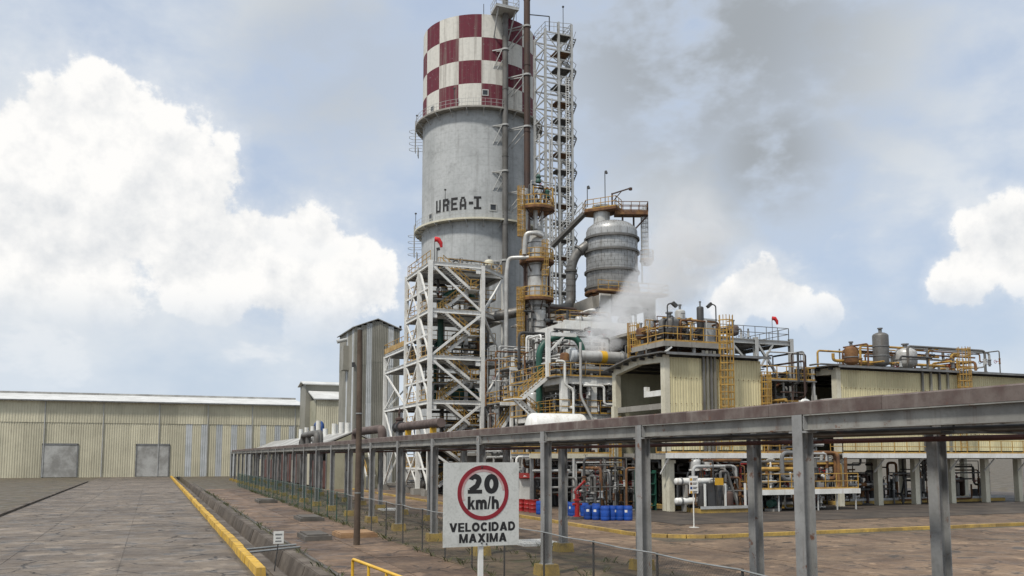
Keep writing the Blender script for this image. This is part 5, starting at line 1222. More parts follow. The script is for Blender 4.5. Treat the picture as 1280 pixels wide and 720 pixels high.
# ------------------------------------------------------------------ open process frame between column and compressor house
def build_frame():
    t = thing('process_frame', 'pale open concrete and steel process frame left of the cream building', 'structure', (32.4, 68.0, 0))
    X, Y = (32.4, 35.2, 38.6), (68.0, 73.0, 78.0)
    for x in X:
        for y in Y: part('column', MB().box(x - .27, y - .27, 0.1, x + .27, y + .27, 11.0), 'pale_concrete' if y > 68 else 'white_paint', t)
    for z, hh in ((4.35, .5), (7.7, .45), (10.9, .55)):
        for y in Y: part('beam', MB().box(X[0] - .3, y - .2, z - hh, X[-1] + .3, y + .2, z), 'white_paint', t)
        for x in X: part('beam', MB().box(x - .2, Y[0] + .2, z - hh + .02, x + .2, Y[-1] - .2, z - .02), 'white_paint', t)
        if z > 5:
            part('deck', MB().box(X[0] - .9 if z > 9 else X[0], Y[0] - .35, z + .003, X[-1] + .3, Y[-1] + .2, z + .09), 'grey_steel', t)
            part('railing', MB().rail([(X[0] - .85, Y[-1], z + .09), (X[0] - .85, Y[0] - .3, z + .09), (X[-1], Y[0] - .3, z + .09)], 1.15, 1.3, .04), 'yellow_paint', t)
    # upper posts with bracket arms
    part('post', MB().box(31.3, 69.0, 11.0, 31.65, 69.35, 15.2), 'white_paint', t)
    part('bracket_arm', MB().box(31.7, 69.05, 14.6, 34.2, 69.3, 14.9).bar((31.6, 69.17, 13.2), (33.0, 69.17, 14.6), .16), 'white_paint', t)
    # first-floor walkway with the long yellow railing
    dk = part('walkway', MB().box(27.4, 63.6, 4.2, 35.2, 67.6, 4.34), 'grey_steel', t)
    part('edge_beam', MB().box(27.3, 63.45, 3.98, 35.2, 63.58, 4.36), 'cream_paint', t)
    part('railing', MB().rail([(27.4, 67.6, 4.34), (27.4, 63.65, 4.34), (34.6, 63.65, 4.34)], 1.1, 1.3, .04), 'yellow_paint', dk)
    for x in (27.6, 31.2): part('post', MB().box(x - .12, 63.7, .1, x + .12, 63.94, 3.97), 'grey_steel', t)
    # short stair on the left side
    flight(t, (29.3, 69.6, 9.1), (31.6, 69.6, 10.95), .9, steps=9)
    flight(t, (31.3, 70.7, 7.6), (29.3, 70.7, 9.1), .9, steps=8)
    for (x0, x1, z) in ((28.3, 29.3, 9.1), (31.2, 32.3, 7.6)):
        l = part('landing', MB().box(x0, 69.5, z - .1, x1, 71.7, z), 'white_steel', t)
        part('railing', MB().rail([(x0, 71.6, z), (x0, 69.6, z), (x1, 69.6, z)], 1.1, 1.0, .035), 'yellow_paint', l)
        part('knee_brace', MB().bar((x0 + .2, 69.7, z - .1), (x1 + .9 if x0 < 30 else x0 - .6, 69.7, z - 1.6), .12), 'white_steel', l)
build_frame()
def build_white_portal():
    t = thing('white_portal', 'white steel portal beam above the green arched pipe', 'structure', (36.0, 76, 0))
    for x, y in ((36.6, 76.0), (43.6, 76.0)): part('post', MB().box(x - .25, y - .25, 11.0, x + .25, y + .25, 16.75), 'white_paint', t)
    part('beam', MB().box(36.3, 75.8, 16.3, 44.2, 76.2, 17.25), 'white_paint', t)
    part('beam', MB().box(36.35, 76.25, 16.35, 36.85, 84.0, 17.1), 'white_paint', t)
    part('deck', MB().box(37.0, 76.4, 15.1, 44.0, 82.6, 15.25), 'grey_steel', t)
    part('railing', MB().rail([(37.0, 76.45, 15.25), (44.0, 76.45, 15.25)], 1.1, 1.2, .045), 'yellow_paint', t)
build_white_portal()
single('green_pipe', MB().pipe([(31.9, 72.0, 4.6), (31.9, 72.0, 13.6), (32.6, 72.0, 14.6), (34.0, 71.6, 15.05), (35.2, 71.2, 14.9), (35.7, 71.0, 14.0), (35.7, 71.0, 13.2)], 0.30, 14, 1.0), 'green_paint', 'thick green pipe arching over the process frame', 'pipe', smooth=True)
_ex = horiz_vessel('long grey exchanger with a yellow tag on the process frame roof', (34.2, 70.0, 13.05), 'x', 5.6, 0.52, 'lagging', 'exchanger', saddle=1.2)
part('channel_cap', MB().lathe((33.9, 70.0, 13.05), [(.1, 0), (.62, .02), (.72, .12), (.72, .5), (.55, .55)], 22, 'x'), 'pale_sheet', _ex, smooth=True, label='pale round cap on the left end')
part('tag_band', MB().lathe((37.0, 70.0, 13.05), [(.53, 0), (.545, 0), (.545, .55), (.53, .55)], 22, 'x'), 'yellow_tag', _ex, label='yellow identification band')
horiz_vessel('second grey exchanger just below the tagged one', (34.6, 69.4, 11.75), 'x', 5.0, 0.36, 'dull_lagging', 'exchanger', saddle=.28)
horiz_vessel('white storage vessel with domed end just above the rack', (28.1, 66.0, 6.55), 'x', 5.4, 1.12, 'white_paint', 'vessel', flange=False, saddle=1.1)
single('drain_pipe', MB().pipe([(33.7, 67.3, 13.9), (33.7, 67.3, 9.2), (34.9, 66.8, 6.6), (34.9, 66.8, 5.3)], 0.12, 10, .4), 'lagging', 'grey drain pipe with a slanting lower end before the process frame', 'pipe', smooth=True)
single('white_pipe', MB().pipe([(34.0, 67.4, 10.2), (36.0, 67.4, 10.2), (36.0, 67.4, 8.6), (37.9, 67.4, 8.6)], 0.11, 10, .3), 'white_paint', 'white stepped pipe on the front of the process frame', 'pipe', smooth=True)
single('white_pipe', MB().pipe([(31.4, 67.3, 12.2), (32.2, 67.3, 12.2), (32.2, 67.3, 10.2), (33.0, 67.3, 9.8), (33.0, 67.3, 4.5)], 0.11, 10, .3), 'white_paint', 'white vertical pipe at the left corner of the process frame', 'pipe', smooth=True)
vert_vessel('short lagged vessel standing left on the process frame', 31.9, 73.4, 4.4, .55, 5.6, 'lagging')
vert_vessel('rusty valve pot beside the exchanger end', 33.1, 69.2, 11.0, .42, 2.2, 'rusty_orange')
cluster('piping on the roof deck of the process frame', 32.0, 38.4, 70.6, 77.5, 11.1, 14.6, 16, 41)
cluster('piping on the upper floor of the process frame', 32.6, 38.4, 68.6, 77.5, 7.9, 10.3, 16, 42, mats=PM + ['green_paint', 'yellow_paint'])
cluster('piping on the lower floor of the process frame', 32.6, 38.4, 67.6, 77.5, 4.45, 7.2, 16, 43, mats=PM + ['green_paint'])
cluster('piping between the stripping column and the white portal', 33.5, 43.0, 78.6, 83.0, 5.0, 16.5, 22, 44, mats=PM + ['dark_steel', 'brown_pipe'])
cluster('ground floor piping left of the yellow column', 27.8, 34.4, 66.8, 74.0, .14, 4.1, 20, 45)
cluster('ground floor piping behind the kiosk', 29.0, 40, 75.0, 82.0, .14, 5.5, 18, 46)
cluster('white pipes and valves beside the yellow column', 31.5, 34.2, 61.6, 63.4, .14, 3.6, 9, 47, mats=['white_paint', 'lagging', 'white_steel', 'pale_steel'], rr=(.06, .13))

for k, (lab, x0, x1, y0, y1, z0, z1, n) in enumerate((
        ('dense pipes between the exchanger and the concrete table', 39.0, 45.5, 74.5, 83.5, 9.0, 16.0, 30), ('dense pipes left of the concrete table', 38.2, 44.5, 80.5, 87.5, 12.0, 20.0, 26),
        ('pipe maze behind the green arched pipe', 32.2, 38.0, 73.5, 79.0, 11.2, 16.0, 28), ('front pipes and valves on the upper process floor', 32.8, 38.5, 67.4, 69.0, 7.9, 10.4, 18),
        ('front pipes and valves on the lower process floor', 32.8, 38.5, 67.4, 69.0, 4.5, 7.3, 18), ('risers between stair tower and stripping column', 31.8, 36.2, 80.0, 86.0, 4.0, 13.0, 22))):
    cluster(lab, x0, x1, y0, y1, z0, z1, n, 300 + k, mats=PM + ['white_paint', 'dark_steel', 'dark_steel', 'brown_lagging', 'brown_pipe'], rr=(.05, .16))
for k, (x, y, z, L, r, m) in enumerate(((38.0, 75.2, 16.0, 5.0, .5, 'dull_lagging'), (39.5, 80.0, 18.0, 4.0, .42, 'lagging'), (33.0, 75.0, 12.4, 4.6, .55, 'brown_lagging'))):
    horiz_vessel(['lagged drum above the white portal deck', 'small lagged drum beside the concrete table', 'brown lagged drum behind the green arched pipe'][k], (x, y, z), 'x', L, r, m, saddle=.4)
def side_decks():
    t = thing('service_platform', 'narrow service decks with yellow rails between stair tower and process frame', 'platform', (31, 80, 0))
    for k, z in enumerate((5.6, 9.2, 12.6)):
        d = part('deck', MB().box(29.6 + k, 78.4, z, 36.4, 82.6, z + .12), 'grey_steel', t)
        part('railing', MB().rail([(29.7 + k, 82.5, z + .12), (29.7 + k, 78.5, z + .12), (36.4, 78.5, z + .12)], 1.1, 1.0, .045), 'yellow_paint', d)
        part('edge_beam', MB().box(29.6 + k, 78.28, z - .2, 36.4, 78.39, z + .14), 'white_steel', t)
    for x in (31.9, 36.2): part('post', MB().box(x - .14, 78.5, .1, x + .14, 78.8, 13.8), 'white_steel', t)
    flight(t, (30.4, 79.2, 5.7), (32.8, 79.2, 9.2), .9, steps=12)
    flight(t, (35.4, 79.2, 9.3), (32.6, 79.2, 12.6), .9, steps=12)
side_decks()
for k, (lab, x0, x1, y0, y1, z0, z1, n) in enumerate((
        ('thin pipes over the service decks', 30.5, 36.2, 79.5, 82.4, 5.7, 15.0, 34), ('thin dark pipes behind the exchanger', 34.0, 42.0, 71.0, 76.0, 11.2, 15.6, 34),
        ('thin pipes rising at the right end of the cream house', 44.3, 50.2, 57.0, 64.0, 4.0, 12.8, 40), ('thin pipes below the concrete table edge', 42.0, 47.0, 82.0, 85.0, 8.0, 19.0, 26),
        ('thin pipes at the foot of the process frame', 30.0, 38.5, 64.6, 67.6, .2, 4.0, 30))):
    cluster(lab, x0, x1, y0, y1, z0, z1, n, 400 + k, mats=['dark_steel', 'dull_lagging', 'grey_pipe', 'pale_steel', 'lagging', 'brown_pipe', 'dark_steel', 'rusty_orange', 'white_steel'], rr=(.03, .1))
def right_deck():
    t = thing('end_platform', 'stacked yellow railed decks at the right end of the cream house', 'platform', (46, 57, 0))
    for z in (4.3, 7.4, 10.2):
        d = part('deck', MB().box(44.4, 57.4, z, 50.4, 59.2, z + .1), 'grey_steel', t)
        part('railing', MB().rail([(44.5, 57.45, z + .1), (50.3, 57.45, z + .1), (50.3, 59.1, z + .1)], 1.1, 1.0, .045), 'yellow_paint', d)
    for x in (44.6, 50.2): part('post', MB().box(x - .1, 57.5, .1, x + .1, 57.7, 11.3), 'pale_steel', t)
right_deck()
def access_deck():
    t = thing('access_platform', 'rusty access platform with yellow rails beside the concrete table', 'platform', (40, 82, 0))
    for k, (x0, x1, y0, y1, z) in enumerate(((38.4, 44.6, 82.0, 85.0, 13.6), (39.0, 44.8, 82.6, 85.0, 18.2))):
        d = part('deck', MB().box(x0, y0, z, x1, y1, z + .16), 'rusty_orange', t)
        part('railing', MB().rail([(x0, y1, z + .16), (x0, y0, z + .16), (x1, y0, z + .16)], 1.1, 1.1, .045), 'yellow_paint', d)
    for x in (38.8, 44.4): part('post', MB().box(x - .15, 82.2, .1, x + .15, 82.5, 18.2), 'white_steel', t)
    part('brace', MB().bar((38.8, 82.35, 13.4), (44.4, 82.35, 8.0), .18).bar((44.4, 82.35, 13.8), (38.8, 82.35, 18.0), .16), 'white_steel', t)
access_deck()
def build_back_block():  # added dark wall, put in so the space below the decks looks dark
    t = thing('shade_backdrop', 'added dark backdrop wall standing in for shade behind the process frame', 'building', (40, 84, 0))
    part('wall', MB().box(27.5, 80.0, 0, 44, 81.0, 4.2), 'dark_concrete', t)
    part('backdrop_edge', MB().box(27.3, 79.8, 4.2, 44.2, 81.2, 4.45), 'pale_concrete', t)
build_back_block()

# ------------------------------------------------------------------ cream compressor houses
def compressor_house(label, X0, X1, Y0, Y1, zf, zt, seed, doors=True, bracket=True):
    t = thing('compressor_house', label, 'building', (X0, Y0, 0))
    q = random.Random(seed)
    zr = zt + .35
    # columns of the open ground floor
    nx = max(2, round((X1 - X0) / 4.4)); xs = [X0 + (X1 - X0) * i / nx for i in range(nx + 1)]
    for x in xs:
        for y in (Y0 + .25, Y1 - .25): part('column', MB().box(x - .25, y - .25, .13, x + .25, y + .25, zf - .45), 'cream_paint', t)
    part('floor', MB().box(X0 - .2, Y0 - .1, zf - .44, X1 + .2, Y1 + .2, zf), 'pale_concrete', t)
    # profiled sheets of the long front wall, in tiers
    tiers = [zf + .25, zf + (zt - zf) * .25, zf + (zt - zf) * .52, zf + (zt - zf) * .79, zt]
    n = round((X1 - X0) / 1.0); w = (X1 - X0) / n
    for i in range(n):
        for k in range(4):
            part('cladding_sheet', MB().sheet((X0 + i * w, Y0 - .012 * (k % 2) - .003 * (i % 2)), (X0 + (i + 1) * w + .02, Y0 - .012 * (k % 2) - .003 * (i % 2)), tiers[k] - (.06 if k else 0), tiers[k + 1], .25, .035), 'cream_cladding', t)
    b = MB()
    for k in range(1, 4):
        for i in range(n * 2): b.lathe((X0 + (i + .5) * w / 2, Y0 - .05, tiers[k] - .03), [(.035, 0), (.035, -.025), (.0, -.03)], 6, 'y')
    part('fixing_bolt', b, 'rusty_orange', t)
    for i in range(n):
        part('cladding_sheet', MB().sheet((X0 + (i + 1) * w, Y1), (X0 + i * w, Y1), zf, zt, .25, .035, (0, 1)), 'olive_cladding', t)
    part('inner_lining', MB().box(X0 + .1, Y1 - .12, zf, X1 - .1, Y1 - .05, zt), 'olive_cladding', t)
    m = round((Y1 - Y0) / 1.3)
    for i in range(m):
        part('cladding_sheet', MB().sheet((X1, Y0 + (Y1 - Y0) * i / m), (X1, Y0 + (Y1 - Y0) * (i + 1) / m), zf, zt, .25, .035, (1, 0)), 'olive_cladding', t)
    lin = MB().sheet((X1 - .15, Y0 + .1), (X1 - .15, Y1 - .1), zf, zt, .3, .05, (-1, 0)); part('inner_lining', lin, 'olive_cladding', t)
    # portal frame at the open left end: two columns, sloping rafter, cross tie
    ym = Y0 + (Y1 - Y0) * .48
    part('portal_column', MB().box(X0 - .22, Y0 - .08, zf, X0 + .22, Y0 + .5, zt - .1), 'cream_paint', t)
    part('portal_column', MB().box(X0 - .25, Y1 - .6, zf - 3.5, X0 + .25, Y1, zt - .75), 'cream_paint', t)
    part('rafter', MB().bar((X0, Y0 - .05, zt - .12), (X0, ym, zt + .02), .42, .55).bar((X0, ym - .02, zt + .02), (X0, Y1 + .1, zt - .55), .42, .55), 'cream_paint', t)
    part('tie_beam', MB().box(X0 - .16, Y0 + .52, zf + (zt - zf) * .46, X0 + .16, Y1 - .62, zf + (zt - zf) * .52), 'pale_concrete', t)
    if bracket:
        zc = zf + (zt - zf) * .60
        part('crane_bracket', MB().box(X0 - .2, Y0 + .52, zc, X0 + .15, Y0 + 3.0, zc + .42).box(X0 - .2, Y0 + 2.7, zc + .42, X0 + .15, Y0 + 3.0, zc + .8), 'white_paint', t)
    # roof sheets with purlin ends
    rs = MB().bar(((X0 + X1) / 2 - .1, Y0 - .5, zt + .30), ((X0 + X1) / 2 - .1, ym, zt + .36), X1 - X0 + 1.4, .09).bar(((X0 + X1) / 2 - .1, ym, zt + .36), ((X0 + X1) / 2 - .1, Y1 + .5, zt - .30), X1 - X0 + 1.4, .09)
    part('roof', rs, 'dull_lagging', t)
    for i in range(7):
        y = Y0 + .3 + (Y1 - Y0 - .4) * i / 6; z = zt + .2 if y < ym else zt + .26 - (y - ym) / (Y1 - ym) * .62
        part('purlin', MB().bar((X0 - .65, y, z - .09), (X1, y, z - .09), .12, .2), 'dark_steel', t)
    part('gutter', MB().box(X0 - .3, Y0 - .62, zt + .14, X1 + .6, Y0 - .46, zt + .3), 'grey_steel', t)
    for k, f in enumerate((.37, .41, .45, .49)):
        x = X0 + (X1 - X0) * f; part('downpipe', MB().bar((x, Y0 - .16, zf + .1), (x, Y0 - .16, zt + .6), .17, .14), 'grey_cladding' if k % 2 else 'dull_lagging', t)
    return t
CH = compressor_house('cream clad compressor house with open end above the rack', 35.35, 43.9, 56.3, 64.3, 4.36, 11.55, 3)
caged_ladder(CH, 40.3, 56.05, 4.6, 13.9, (0, -1), .75, cage=.85)
caged_ladder(CH, 44.15, 56.3, 4.4, 9.7, (0, -1), .5, cage=.7)
CH2 = compressor_house('second cream clad house at the right edge beyond the first', 51.6, 76.0, 56.3, 66.0, 4.36, 11.2, 4)
caged_ladder(CH2, 65.0, 56.05, 4.6, 12.6, (0, -1), .75, cage=.85)
def build_front_walk(label, X0, X1, Y, zf):
    t = thing('walkway', label, 'walkway', (X0, Y, 0))
    part('deck', MB().box(X0, Y - 1.5, zf - .12, X1, Y - .12, zf - .02), 'grey_steel', t)
    part('edge_beam', MB().box(X0, Y - 1.6, zf - .36, X1, Y - 1.51, zf + .02), 'white_paint', t)
    part('railing', MB().rail([(X0 + .05, Y - .15, zf), (X0 + .05, Y - 1.5, zf), (X1 - .05, Y - 1.5, zf)], 1.1, 1.35, .04), 'yellow_paint', t)
    k = int((X1 - X0) / 4)
    for i in range(k + 1):
        x = X0 + .4 + (X1 - X0 - .8) * i / k
        part('knee_brace', MB().bar((x, Y - .15, zf - 1.5), (x, Y - 1.45, zf - .2), .1), 'white_paint', t)
build_front_walk('white edged walkway with yellow railing along the cream wall', 34.2, 44.4, 56.3, 4.36)
build_front_walk('walkway with yellow railing along the second cream house', 50.4, 76.0, 56.3, 4.36)
single('corner_column', MB().box(-.22, -.22, 0, .22, .22, 3.75).box(-.3, -.3, 3.5, .3, .3, 3.72), 'cream_paint', 'stout cream column under the corner of the compressor house', 'column').location = (35.25, 55.9, .13)
def build_yellow_column():
    t = thing('ladder_column', 'cream and yellow column with a yellow ladder beside blue drums', 'column', (34.5, 62.6, .13))
    part('shaft', MB().box(-.3, -.25, 0, .02, .25, 8.0), 'cream_paint', t, local=True)
    part('yellow_side', MB().box(.025, -.22, 0, .35, .22, 7.2), 'yellow_paint', t, local=True)
    caged_ladder(t, 33.9, 62.3, .5, 6.0, (-1, -.2), .45, cage=0, name='ladder')
build_yellow_column()

# ------------------------------------------------------------------ equipment above the compressor house roof
def roof_deck():
    t = thing('roof_platform', 'steel platform with yellow railings above the cream house roof', 'platform', (36, 58, 12))
    part('deck', MB().box(36.1, 57.6, 12.75, 41.8, 62.4, 12.9), 'rusty_orange', t)
    part('edge_beam', MB().box(36.0, 57.45, 12.55, 41.9, 57.58, 12.95), 'pale_concrete', t)
    part('edge_beam', MB().box(35.88, 57.45, 12.55, 35.99, 62.4, 12.95), 'pale_concrete', t)
    for x in (36.4, 38.8, 41.5):
        for y in (57.8, 62.0): part('leg', MB().ibeam((x, y, 11.6), (x, y, 12.74), .2, .2), 'pale_steel', t)
    part('knee_brace', MB().bar((35.6, 57.52, 11.8), (36.6, 57.52, 12.5), .12), 'white_paint', t)
    part('railing', MB().rail([(35.95, 62.3, 12.95), (35.95, 57.5, 12.95), (41.9, 57.5, 12.95), (41.9, 62.3, 12.95)], 1.15, 1.1, .045), 'yellow_paint', t)
    part('railing', MB().rail([(37.0, 60.2, 14.3), (39.8, 60.2, 14.3)], 1.0, .9, .04), 'rusty_orange', t)
roof_deck()
vert_vessel('squat grey tank on the cream house roof platform', 37.3, 58.9, 12.95, .85, 2.1, 'dull_lagging', 'tank', legs=False, bands=1)
vert_vessel('narrow pale stack on the roof platform', 38.7, 59.5, 12.95, .42, 2.9, 'pale_steel', legs=False, bands=0)
vert_vessel('tall dark vent pipe on the roof platform', 40.0, 58.6, 12.95, .28, 3.1, 'dark_steel', legs=False, bands=0)
single('box_duct', MB().box(-.6, -.45, 0, .6, .45, 2.1).box(-.66, -.51, 2.0, .66, .51, 2.13), 'pale_sheet', 'pale box shaped duct on the roof platform', 'duct').location = (40.9, 59.0, 12.95)
vert_vessel('small rusty pot left on the roof platform', 36.1, 61.2, 12.95, .4, 1.5, 'rusty_orange', legs=False, bands=1)
cluster('small pipes and valves on the roof platform', 35.8, 41.6, 57.9, 61.0, 12.95, 15.0, 30, 51, mats=['rusty_orange', 'dark_steel', 'yellow_paint', 'grey_pipe', 'pale_steel'], rr=(.04, .1))
cluster('pipes between the cream roof and the platform above', 35.6, 41.8, 57.8, 62.0, 11.95, 12.7, 8, 52, rr=(.05, .12), ground=False)
lamp_post('left lamp post on the cream house roof platform', 36.3, 57.55, 12.9, 2.9, (0.5, -.1, .12))
lamp_post('right lamp post on the cream house roof platform', 40.75, 57.55, 12.9, 3.1, (-0.45, .1, .12))
def build_rear_frame():
    t = thing('steel_frame', 'pale braced steel frame with deck behind the cream house', 'structure', (46, 62, 0))
    X, Y, Z = (43.6, 46.0, 49.6), (59.5, 66.0), 13.6
    for x in X:
        for y in Y: part('column', MB().ibeam((x, y, .1), (x, y, Z + (.4 if x > 44 else 0)), .34, .34, .03), 'pale_steel', t)
    for y in Y: part('beam', MB().ibeam((X[0] - 1.2, y, Z), (X[-1], y, Z), .2, .34), 'pale_steel', t)
    for x in X: part('beam', MB().ibeam((x, Y[0], Z), (x, Y[1], Z), .2, .34), 'pale_steel', t)
    part('deck', MB().box(42.6, 59.6, Z + .18, 49.5, 66, Z + .26), 'grey_steel', t)
    part('railing', MB().rail([(42.6, 59.6, Z + .26), (49.5, 59.6, Z + .26), (49.5, 66, Z + .26)], 1.05, 1.2, .035, toe=False), 'grey_steel', t)
    for z0, z1 in ((9.2, 13.4), (4.8, 9.0)):
        part('beam', MB().ibeam((X[1], Y[0], z0 - .2), (X[2], Y[0], z0 - .2), .18, .3), 'pale_steel', t)
        part('brace', MB().bar((X[1] + .2, Y[0], z1), (X[2] - .2, Y[0], z0), .18), 'pale_steel', t)
        part('brace', MB().bar((X[1] + .2, Y[1], z0), (X[2] - .2, Y[1], z1), .14), 'grey_steel', t)
    part('brace', MB().bar((X[0], Y[0], Z - .2), (X[1] - .2, Y[0], Z - 2.4), .16).bar((X[1] + .2, Y[0] - .02, Z - 2.4), (X[1] + 1.7, Y[0] - .02, Z - .2), .14), 'pale_steel', t)
build_rear_frame()
vert_vessel('brown domed pot on the rear steel frame', 45.6, 62.0, 13.86, .5, 1.5, 'brown_lagging', legs=False, bands=0)
cluster('valves and pipes on the rear steel frame', 42.9, 46.0, 60.2, 64.0, 13.86, 14.9, 9, 53, mats=['brown_lagging', 'dull_lagging', 'dark_steel'], rr=(.06, .13))
windsock('red windsock on the rear steel frame at right', 48.3, 60.2, 13.85, 2.0, .5)

def cage_structure():
    t = thing('ladder_frame', 'yellow ladder frame rising behind the cream house roof', 'ladder', (38.1, 66.0, 11))
    caged_ladder(t, 38.1, 66.0, 10.9, 14.6, (0, -1), .6, cage=.7)
    part('post', MB().box(37.55, 65.9, 10.9, 37.67, 66.0, 15.6).box(38.55, 65.9, 10.9, 38.67, 66.0, 15.6), 'yellow_paint', t)
cage_structure()
def dark_loft():
    t = thing('roof_hood', 'dark open loft behind the steam above the cream roof', 'structure', (38.9, 70, 11.6))
    part('roof', MB().box(38.9, 66.2, 14.9, 45.5, 73.8, 15.15), 'pale_concrete', t)
    part('back', MB().box(39.0, 72.5, 11.6, 45.2, 72.7, 14.88), 'dark_steel', t)
    for x in (39.2, 42.2, 45.2): part('post', MB().box(x - .12, 66.3, .1, x + .12, 66.5, 14.88), 'grey_steel', t)
dark_loft()
cluster('pipes inside the dark loft above the cream roof', 39.2, 45, 66.8, 72.2, 11.9, 14.6, 12, 54, ground=False)
single('steam_pipe', MB().pipe([(38.5, 66.0, 13.5), (44.0, 65.9, 13.7)], .14, 10), 'grey_pipe', 'thin dark pipe running level behind the cream roof', 'pipe', smooth=True)

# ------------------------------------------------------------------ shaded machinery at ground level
horiz_vessel('upper pale exchanger end at the corner column', (34.6, 54.3, 2.35), 'x', 4.0, .24, 'white_paint', 'exchanger', 'pale exchangers by the corner column', saddle=.9)
horiz_vessel('lower pale exchanger end at the corner column', (34.6, 54.3, .95), 'x', 3.4, .24, 'white_paint', 'exchanger', 'pale exchangers by the corner column', saddle=.5)
def skid(label, x0, x1, y0, y1, seed, h=3.2, n=26):
    t = thing('machine_skid', label, 'machine', (x0, y0, .13)); q = random.Random(seed)
    part('base_frame', MB().box(x0, y0, .135, x1, y1, .42), 'kerb_yellow', t)
    part('edge_plate', MB().box(x0 - .05, y0 - .06, .42, x1 + .05, y0 - .01, .62), 'pale_steel', t)
    for i in range(n):
        x, y = q.uniform(x0 + .3, x1 - .3), q.uniform(y0 + .2, y1 - .3); k = q.random(); hh = q.uniform(.6, h)
        if k < .35: part('casing', MB().lathe((x, y, .42), dome(q.uniform(.14, .4), .2, max(.5, hh * .6)), 14), q.choice(('dark_steel', 'dark_steel', 'grey_steel', 'dull_lagging', 'brown_pipe')), t, smooth=True)  # dark casings, panels and pipes put the shade under the house into the colour
        elif k < .6: part('panel', MB().box(x - .3, y - .12, .42, x + .3, y + .12, .42 + hh * .6), q.choice(('dark_steel', 'dark_steel', 'grey_steel')), t)
        else: part('pipe', MB().pipe([(x, y, .42), (x, y, .42 + hh), (min(x1, x + q.uniform(.4, 1.6)), y, .42 + hh), (min(x1, x + q.uniform(.4, 1.6)), y, .6)], q.uniform(.04, .11), 8, .15), q.choice(('dull_lagging', 'pale_steel', 'grey_steel', 'dark_steel', 'dark_steel')), t, smooth=True)
    for i in range(3):
        x = x0 + (x1 - x0) * (.1 + .4 * i); part('corner_post', MB().box(x - .06, y0 + .05, .42, x + .06, y0 + .17, 2.2), 'white_paint', t)
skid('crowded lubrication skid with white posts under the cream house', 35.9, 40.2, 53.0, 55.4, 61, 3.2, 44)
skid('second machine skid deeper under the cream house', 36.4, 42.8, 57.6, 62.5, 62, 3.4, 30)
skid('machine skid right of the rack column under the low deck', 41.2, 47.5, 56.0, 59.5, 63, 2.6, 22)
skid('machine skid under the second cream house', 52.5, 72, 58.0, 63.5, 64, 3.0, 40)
for k, x in enumerate((36.75, 37.75)):
    t = thing('air_receiver', ['left of two pale round topped pots over the skid', 'right of two pale round topped pots over the skid'][k], 'vessel', (x, 54.9, 3.1), 'pale pots over the skid')
    part('shell', MB().lathe((x, 54.9, 3.0), dome(.40, .2, .75), 16), 'lagging', t, smooth=True)
    part('rim', MB().lathe((x, 54.9, 3.1), [(.41, 0), (.48, 0), (.48, .1), (.41, .1)], 16), 'white_paint', t)
    for e in (-.25, 0, .25): part('stud', MB().tube([(x + e, 54.8, 3.9), (x + e, 54.8, 4.1)], .05, 6), 'white_paint', t)
    part('stand', MB().box(x - .2, 54.75, .42, x - .1, 54.85, 3.0).box(x + .1, 54.75, .42, x + .2, 54.85, 3.0), 'grey_steel', t)
single('tag_plate', MB().box(-.35, -.02, 0, .35, .02, .5), 'yellow_tag', 'yellow warning plate on the skid under the cream house', 'plate').location = (37.4, 52.9, 2.1)
def green_cage():
    t = thing('green_rack', 'dark green steel rack left of the corner column', 'rack', (33.6, 57.5, .13))
    for z in (.5, 1.3, 2.1, 2.9): part('shelf', MB().bar((33.3, 57.5, z), (34.9, 57.5, z), .5, .07), 'green_paint', t)
    for x in (33.35, 34.1, 34.85): part('upright', MB().box(x - .04, 57.25, .13, x + .04, 57.75, 3.1), 'green_paint', t)
green_cage()
def low_deck():
    t = thing('low_platform', 'low deck with yellow railing at the right edge of the plant', 'platform', (40.6, 52, 0))
    part('deck', MB().box(40.4, 52.6, 1.55, 49.8, 55.2, 1.68), 'grey_steel', t)
    part('edge_beam', MB().box(40.3, 52.48, 1.35, 49.9, 52.59, 1.72), 'white_paint', t)
    part('railing', MB().rail([(40.4, 55.0, 1.7), (40.4, 52.6, 1.7), (49.8, 52.6, 1.7)], 1.15, 1.05, .045), 'yellow_paint', t)
    for i in range(6): part('post', MB().tube([(40.6 + i * 1.8, 52.7, .13), (40.6 + i * 1.8, 52.7, 1.5)], .06, 8), 'pale_steel', t)
low_deck()
cluster('pipes standing on the low deck at right', 40.8, 49.5, 53.2, 55.0, 1.7, 4.4, 22, 65, mats=PM + ['yellow_paint'])
cluster('piping beyond the low deck under the open sky', 44.6, 51.0, 56.6, 60.5, .14, 8.6, 26, 66, mats=PM + ['yellow_paint'])
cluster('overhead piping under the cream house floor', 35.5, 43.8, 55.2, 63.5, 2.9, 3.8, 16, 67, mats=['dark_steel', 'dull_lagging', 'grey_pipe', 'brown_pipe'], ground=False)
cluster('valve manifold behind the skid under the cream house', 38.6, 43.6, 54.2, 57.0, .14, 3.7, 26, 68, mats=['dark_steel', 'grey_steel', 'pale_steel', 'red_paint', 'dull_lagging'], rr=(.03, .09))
for k, (x, y) in enumerate(((29.2, 67.6), (31.4, 66.4), (42.6, 53.6), (45.4, 53.7))):
    pump(['green pump left of the kiosk back wall', 'green pump between kiosk and yellow column', 'green pump left under the low deck', 'green pump right under the low deck'][k], x, y, .135, 1.0, .3 * k)
t = thing('drum', 'lone blue drum behind the right rack column', 'drum', (39.0, 51.2, .135))
part('shell', MB().lathe((0, 0, 0), [(0, 0), (.26, 0), (.285, .03), (.29, .2), (.283, .22), (.29, .24), (.29, .62), (.283, .64), (.29, .66), (.285, .83), (.26, .88), (.24, .92), (.235, .89), (0, .89)], 18), 'blue_plastic', t, smooth=True, local=True)
part('bung', MB().lathe((.15, 0, .89), [(.04, 0), (.04, .03), (0, .035)], 8), 'dark_steel', t, local=True)
